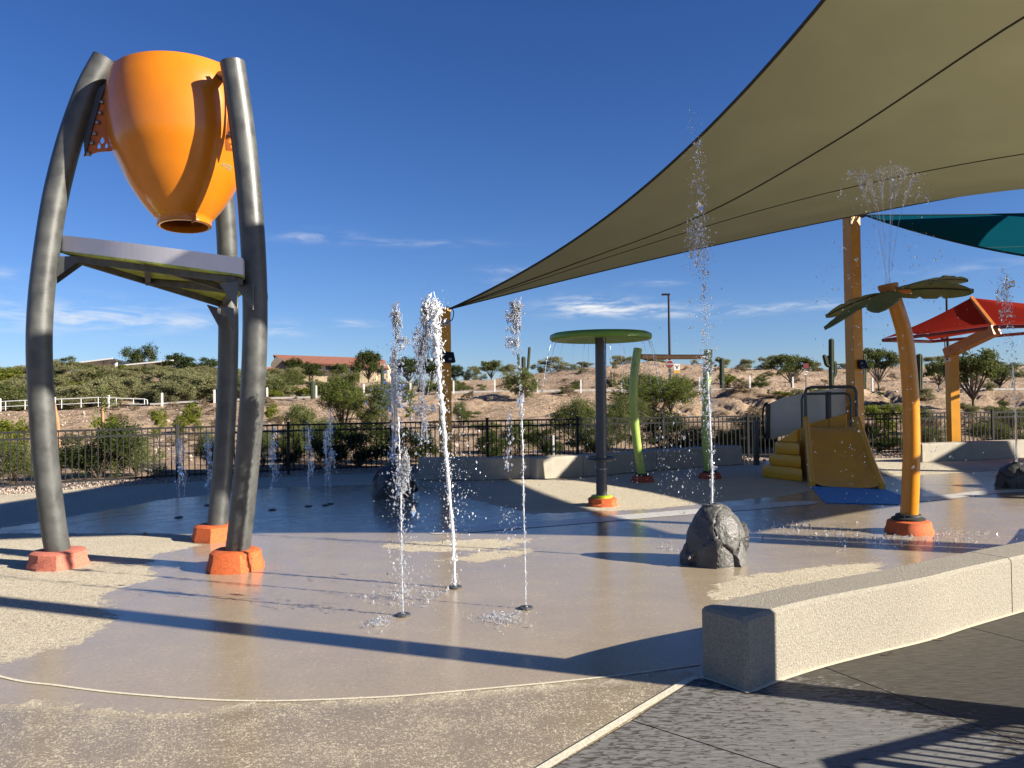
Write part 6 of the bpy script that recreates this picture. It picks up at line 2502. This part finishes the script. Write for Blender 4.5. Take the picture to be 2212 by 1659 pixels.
blob_sheet(mb, P(914, 820, q1.y), 0.03, 0.12, 60, 0.009, 11)
blob_sheet(mb, P(914, 878, q1.y), 0.05, 0.03, 60, 0.009, 12)
blob_sheet(mb, P(917, 915, q1.y), 0.02, 0.06, 35, 0.009, 13)
spray(mb, [P(912, 960, q1.y), P(900, 880, q1.y), P(905, 760, q1.y)], 160, 0.06, 0.05, 0.007, 14)
mb.build('falling_water', M['clearwater'], parent=j, kind='stuff')
# left jet
q2 = G(871, 1330)
j = thing('water_jet', 'thin broken ground jet with scattered drops, nearest the viewer', 'water jet', q2, 'ground jets in the sun')
nozzle(q2, j, 0.06)
path = [q2 + Vector((0, 0, 0.01))] + [P(x, y, q2.y) for x, y in ((868, 1200), (866, 1080), (864, 1000), (861, 900))]
wobble_stream(path, 0.0035, 0.006, 6, 0.6, 23, 16).build('stream', M['froth'], parent=j, smooth=60)
mb = MB()
spray(mb, path, 260, 0.008, 0.03, 0.006, 24)
blob_sheet(mb, P(869, 1040, q2.y), 0.025, 0.07, 80, 0.009, 25)
blob_sheet(mb, P(877, 1010, q2.y), 0.015, 0.06, 50, 0.01, 26)
spray(mb, [P(880, 1250, q2.y), P(872, 1100, q2.y), P(865, 960, q2.y)], 280, 0.09, 0.08, 0.0065, 27)
blob_sheet(mb, P(856, 690, q2.y), 0.018, 0.06, 70, 0.011, 28)
blob_sheet(mb, P(858, 730, q2.y), 0.012, 0.05, 40, 0.008, 29)
spray(mb, [P(866, 880, q2.y), P(862, 800, q2.y), P(858, 740, q2.y)], 150, 0.035, 0.03, 0.007, 30)
blob_sheet(mb, P(872, 735, q2.y), 0.03, 0.02, 30, 0.008, 31)
mb.build('droplets', M['water'], parent=j, kind='stuff')
# right jet
q3 = G(1136, 1315)
j = thing('water_jet', 'thin straight ground jet breaking into a chain of drops', 'water jet', q3, 'ground jets in the sun')
nozzle(q3, j, 0.06)
path = [q3 + Vector((0, 0, 0.01))] + [P(x, y, q3.y) for x, y in ((1134, 1200), (1131, 1080), (1129, 960), (1126, 870))]
wobble_stream(path, 0.004, 0.006, 6, 0.55, 33, 16).build('stream', M['froth'], parent=j, smooth=60)
mb = MB()
spray(mb, path, 200, 0.004, 0.012, 0.006, 34)
spray(mb, [P(1126, 870, q3.y), P(1122, 790, q3.y), P(1116, 720, q3.y)], 60, 0.01, 0.02, 0.008, 35)
blob_sheet(mb, P(1113, 690, q3.y), 0.03, 0.07, 90, 0.011, 36)
blob_sheet(mb, P(1114, 665, q3.y), 0.025, 0.025, 40, 0.012, 37)
blob_sheet(mb, P(1108, 740, q3.y), 0.03, 0.03, 40, 0.009, 38)
spray(mb, [P(1095, 1010, q3.y), P(1100, 940, q3.y), P(1100, 890, q3.y)], 70, 0.015, 0.015, 0.008, 39)
spray(mb, [P(1095, 1190, q3.y), P(1098, 1100, q3.y)], 60, 0.05, 0.05, 0.006, 40)
mb.build('droplets', M['water'], parent=j, kind='stuff')


def low_jet(px, base, top, label, seed, w=1.0):
    q = G(px, base)
    jj = thing('water_jet', label, 'water jet', q, 'low jets in the shade by the fence')
    nozzle(q, jj, 0.06)
    t = P(px + 1, top, q.y)
    path_ = [q + Vector((0, 0, 0.01)), q.lerp(t, 0.4), q.lerp(t, 0.75), t]
    wobble_stream(path_, 0.005 * w, 0.006 * w, 6, 0.5, seed, 14).build('stream', M['clearwater'], parent=jj, smooth=60)
    m2 = MB()
    spray(m2, path_, 120, 0.006, 0.05 * w, 0.009, seed + 1, pw_=0.5)
    blob_sheet(m2, q.lerp(t, 0.82), 0.035 * w, 0.12, 34, 0.008, seed + 2)
    blob_sheet(m2, q.lerp(t, 0.5) + Vector((0.05, 0, 0)), 0.03 * w, 0.1, 24, 0.01, seed + 3)
    m2.build('droplets', M['clearwater'], parent=jj, kind='stuff')


low_jet(386, 1118, 950, 'low shaded jet nearest the rear tower leg', 51, 1.2)
low_jet(449, 1092, 946, 'low shaded jet just behind the rear tower leg', 55)
low_jet(588, 1102, 938, 'low shaded jet beside the front tower leg', 59)
low_jet(666, 1094, 925, 'low shaded jet with a leaning plume before the fence', 63)
low_jet(713, 1089, 885, 'tallest of the low shaded jets by the fence', 67, 1.2)
low_jet(703, 1092, 930, 'thin twin stream beside the tallest low shaded jet', 71, 0.7)

# rock jets
h1 = P(1540, 1088, rk1.y)
j = thing('water_jet', 'very tall thin jet rising from the sunlit grey rock', 'water jet', Vector((rk1.x, rk1.y, h1.z)), 'rock jets')
path = [Vector((rk1.x, rk1.y, h1.z))] + [P(x, y, rk1.y) for x, y in ((1538, 1020), (1534, 920), (1528, 800), (1523, 680), (1519, 560), (1515, 430), (1512, 295))]
wobble_stream(path[:4], 0.011, 0.008, 7, 0.25, 81, 14).build('stream', M['froth'], parent=j, smooth=60)
mb = MB()
spray(mb, path[:4], 260, 0.01, 0.035, 0.006, 82)
spray(mb, path[3:], 420, 0.03, 0.03, 0.0075, 83)
spray(mb, [P(1508, 560, rk1.y), P(1505, 480, rk1.y)], 300, 0.06, 0.07, 0.0075, 84)
spray(mb, [P(1500, 430, rk1.y), P(1495, 330, rk1.y), P(1498, 240, rk1.y)], 90, 0.05, 0.05, 0.005, 85)
spray(mb, [P(1530, 900, rk1.y), P(1522, 760, rk1.y)], 220, 0.05, 0.06, 0.006, 86)
spray(mb, [P(1480, 1100, rk1.y), P(1470, 1000, rk1.y), P(1490, 850, rk1.y), P(1500, 600, rk1.y)], 260, 0.2, 0.14, 0.006, 87)
mb.build('droplets', M['water'], parent=j, kind='stuff')
h2 = 0.62
q = Vector((rk2.x, rk2.y, h2))
j = thing('water_jet', 'pale spear-shaped jet rising from the dark shaded rock', 'water jet', q, 'rock jets')
path = [q, P(851, 950, rk2.y), P(851, 860, rk2.y), P(851, 800, rk2.y), P(851, 756, rk2.y)]
c = spline(path, 12)
MB().tube(c, [0.03 + 0.05 * math.sin(math.pi * min(1, (i / len(c)) * 1.0)) ** 1.2 * (i / len(c)) for i in range(len(c))], 9).build('stream', M['water'], parent=j, smooth=60)
mb = MB()
spray(mb, path, 320, 0.03, 0.1, 0.012, 92)
spray(mb, [P(850, 870, rk2.y), P(855, 800, rk2.y)], 160, 0.14, 0.1, 0.013, 93)
spray(mb, [P(856, 840, rk2.y), P(842, 850, rk2.y)], 90, 0.16, 0.16, 0.014, 94)
mb.build('droplets', M['water'], parent=j, kind='stuff')
q = Vector((rk3.x, rk3.y, 0.44))
j = thing('water_jet', 'faint tall jet rising from the low dark rock', 'water jet', q, 'rock jets')
path = [q, P(2194, 900, rk3.y), P(2188, 790, rk3.y), P(2176, 700, rk3.y), P(2170, 600, rk3.y)]
wobble_stream(path[:3], 0.02, 0.012, 7, 0.3, 95, 12).build('stream', M['water'], parent=j, smooth=60)
mb = MB()
spray(mb, path[1:], 260, 0.05, 0.1, 0.01, 96)
blob_sheet(mb, P(2172, 640, rk3.y), 0.08, 0.28, 130, 0.012, 97)
mb.build('droplets', M['water'], parent=j, kind='stuff')

# fan of jets on the palm head
j = thing('water_jet', 'fan of fine streams shooting up from the palm fountain head', 'water jet', hub + up * 0.06)
ends = [(1842, 372, 0.1), (1868, 372, -0.4), (1880, 398, 0.3), (1895, 372, -0.2), (1908, 366, 0.4), (1925, 362, -0.3), (1940, 360, 0.1), (1958, 366, 0.4), (1975, 385, -0.1)]
fan, mb = MB(), MB()
random.seed(99)
for k_, (ex_, ey_, dd) in enumerate(ends):
    top_ = P(ex_, ey_, hub.y + dd)
    s0 = hub + up * 0.05 + Vector((0.03 * (k_ - 4) / 4, 0, 0))
    mid = s0.lerp(top_, 0.55) + (top_ - s0).cross(Vector((0, 1, 0))).normalized() * 0.0
    ctrl = s0 + (top_ - s0) * 0.62 + Vector((-(top_.x - s0.x) * 0.28, 0, 0.22))
    arc = [bez(s0, ctrl, top_, t) for t in np.linspace(0, 1, 24)]
    fan.tube(arc, [0.0035 + 0.001 * random.random() for _ in arc], 4)
    out_dir = Vector((top_.x - s0.x, dd, 0))
    if out_dir.length < 0.1:
        out_dir = Vector((0.2, 0.1, 0))
    out_dir = out_dir.normalized()
    fallp = [arc[-1] + out_dir * (0.33 * s_) - Vector((0, 0, 2.4 * s_ * s_)) + Vector((0, 0, 0.18 * s_)) for s_ in np.linspace(0, 0.62, 8)]
    spray(mb, arc[14:], 70, 0.006, 0.018, 0.007, 100 + k_, seg=2)
    spray(mb, fallp[:6], 60, 0.02, 0.05, 0.007, 200 + k_, seg=3)
    far = [fallp[-1], fallp[-1] + out_dir * 0.25 - Vector((0, 0, 1.2)), fallp[-1] + out_dir * 0.35 - Vector((0, 0, max(0.3, fallp[-1].z - 0.2)))]
    spray(mb, far, 60, 0.09, 0.12, 0.0065, 300 + k_)
fan.build('stream', M['clearwater'], parent=j, smooth=60)
mb.build('droplets', M['water'], parent=j, kind='stuff')

# streams falling off the rain disc
j = thing('water_jet', 'ring of fine streams falling from the rim of the rain disc', 'water jet', Vector((rd_c.x, rd_c.y, dz - 0.06)))
stm, mb = MB(), MB()
for k_ in range(22):
    a = 2 * math.pi * k_ / 22 + 0.1
    o_ = Vector((rd_c.x + 0.02 + (dr - 0.06) * math.cos(a), rd_c.y + (dr - 0.06) * math.sin(a), dz - 0.062))
    v_ = Vector((math.cos(a), math.sin(a), 0)) * 0.5
    arc = [o_ + v_ * t - Vector((0, 0, 4.9 * t * t + 0.25 * t)) for t in np.linspace(0, 0.36, 10)]
    stm.tube(arc, [0.0048 * (1 - 0.4 * i / 10) for i in range(10)], 4)
    fl = [o_ + v_ * t - Vector((0, 0, 4.9 * t * t + 0.25 * t)) for t in np.linspace(0.3, 0.7, 6)]
    spray(mb, fl, 14, 0.01, 0.03, 0.0065, 400 + k_, seg=2)
stm.build('stream', M['clearwater'], parent=j, smooth=60)
mb.build('droplets', M['clearwater'], parent=j, kind='stuff')

# splashes on the ground
def splash(px, py, wx, wy, n, label, seed, r=0.0032, hmax=0.07):
    rr = random.Random(seed)
    random.seed(seed)
    c = G(px, py)
    e = abs(G(px + wx, py).x - c.x)
    f_ = abs(G(px, py - wy).y - c.y)
    m2 = MB()
    for _ in range(n):
        q = Vector((c.x + rr.gauss(0, e * 0.75), c.y + rr.gauss(0, f_ * 0.8), 0.004 + hmax * min(1.6, rr.expovariate(4.0))))
        m2.drop(q, r * math.exp(rr.gauss(0, 0.5)), Vector((rr.gauss(0, 0.4), rr.gauss(0, 0.4), 1)).normalized() * rr.uniform(1, 2.4))
    for _ in range(n // 9):     # little crowns
        q = Vector((c.x + rr.gauss(0, e * 0.5), c.y + rr.gauss(0, f_ * 0.5), 0.004))
        for a_ in range(5):
            t = a_ * 1.256 + rr.random()
            hh_ = rr.uniform(0.006, 0.028)
            m2.tube([q, q + Vector((math.cos(t) * 0.012, math.sin(t) * 0.012, hh_)), q + Vector((math.cos(t) * 0.03, math.sin(t) * 0.03, hh_ * 1.15))], [0.0022, 0.0016, 0.0006], 4)
    m2.build('water_splash', M['water'], base=c, kind='stuff')


splash(880, 1285, 55, 22, 260, 'white splash behind the nozzle of the broken ground jet', 501)
splash(1085, 1338, 42, 12, 220, 'white splash between the thin straight jet and the viewer', 502)
splash(822, 1348, 30, 10, 110, 'small white splash beside the nozzle of the broken ground jet', 503)
splash(1885, 1165, 110, 12, 360, 'row of white splashes before the palm fountain footing', 504, 0.0055, 0.06)
splash(2060, 1155, 70, 10, 160, 'white splashes beyond the palm fountain footing', 505, 0.0055, 0.06)
splash(1720, 1140, 90, 14, 200, 'scattered splashes between the grey rock and the palm fountain', 506, 0.005, 0.05)
splash(1450, 1190, 30, 20, 70, 'faint splash beside the sunlit grey rock', 507, 0.003, 0.05)

# fallen twigs and leaf on the pavement
q = G(1917, 1419)
tag(MB().tube([q + Vector((-0.03, 0, 0.012)), q + Vector((0.01, 0.005, 0.018)), q + Vector((0.035, 0.0, 0.03))], [0.004, 0.007, 0.003], 6).build('dry_leaf', M['bark'], base=q), 'curled brown leaf lying on the dark pavement by the seat wall', 'leaf')
q = G(2026, 1386)
tag(MB().bar(q + Vector((-0.03, 0.01, 0.012)), q + Vector((0.03, -0.01, 0.012)), 0.006, 0.004).build('twig', M['wood'], base=q), 'pale straw twig on the dark pavement below the seat wall', 'twig')
q = G(313, 1155)
tag(MB().drop(q + Vector((0, 0, 0.01)), 0.03).build('dry_leaf', M['wood'], base=q), 'small brown leaf on the dry cream concrete inside the tower', 'leaf')
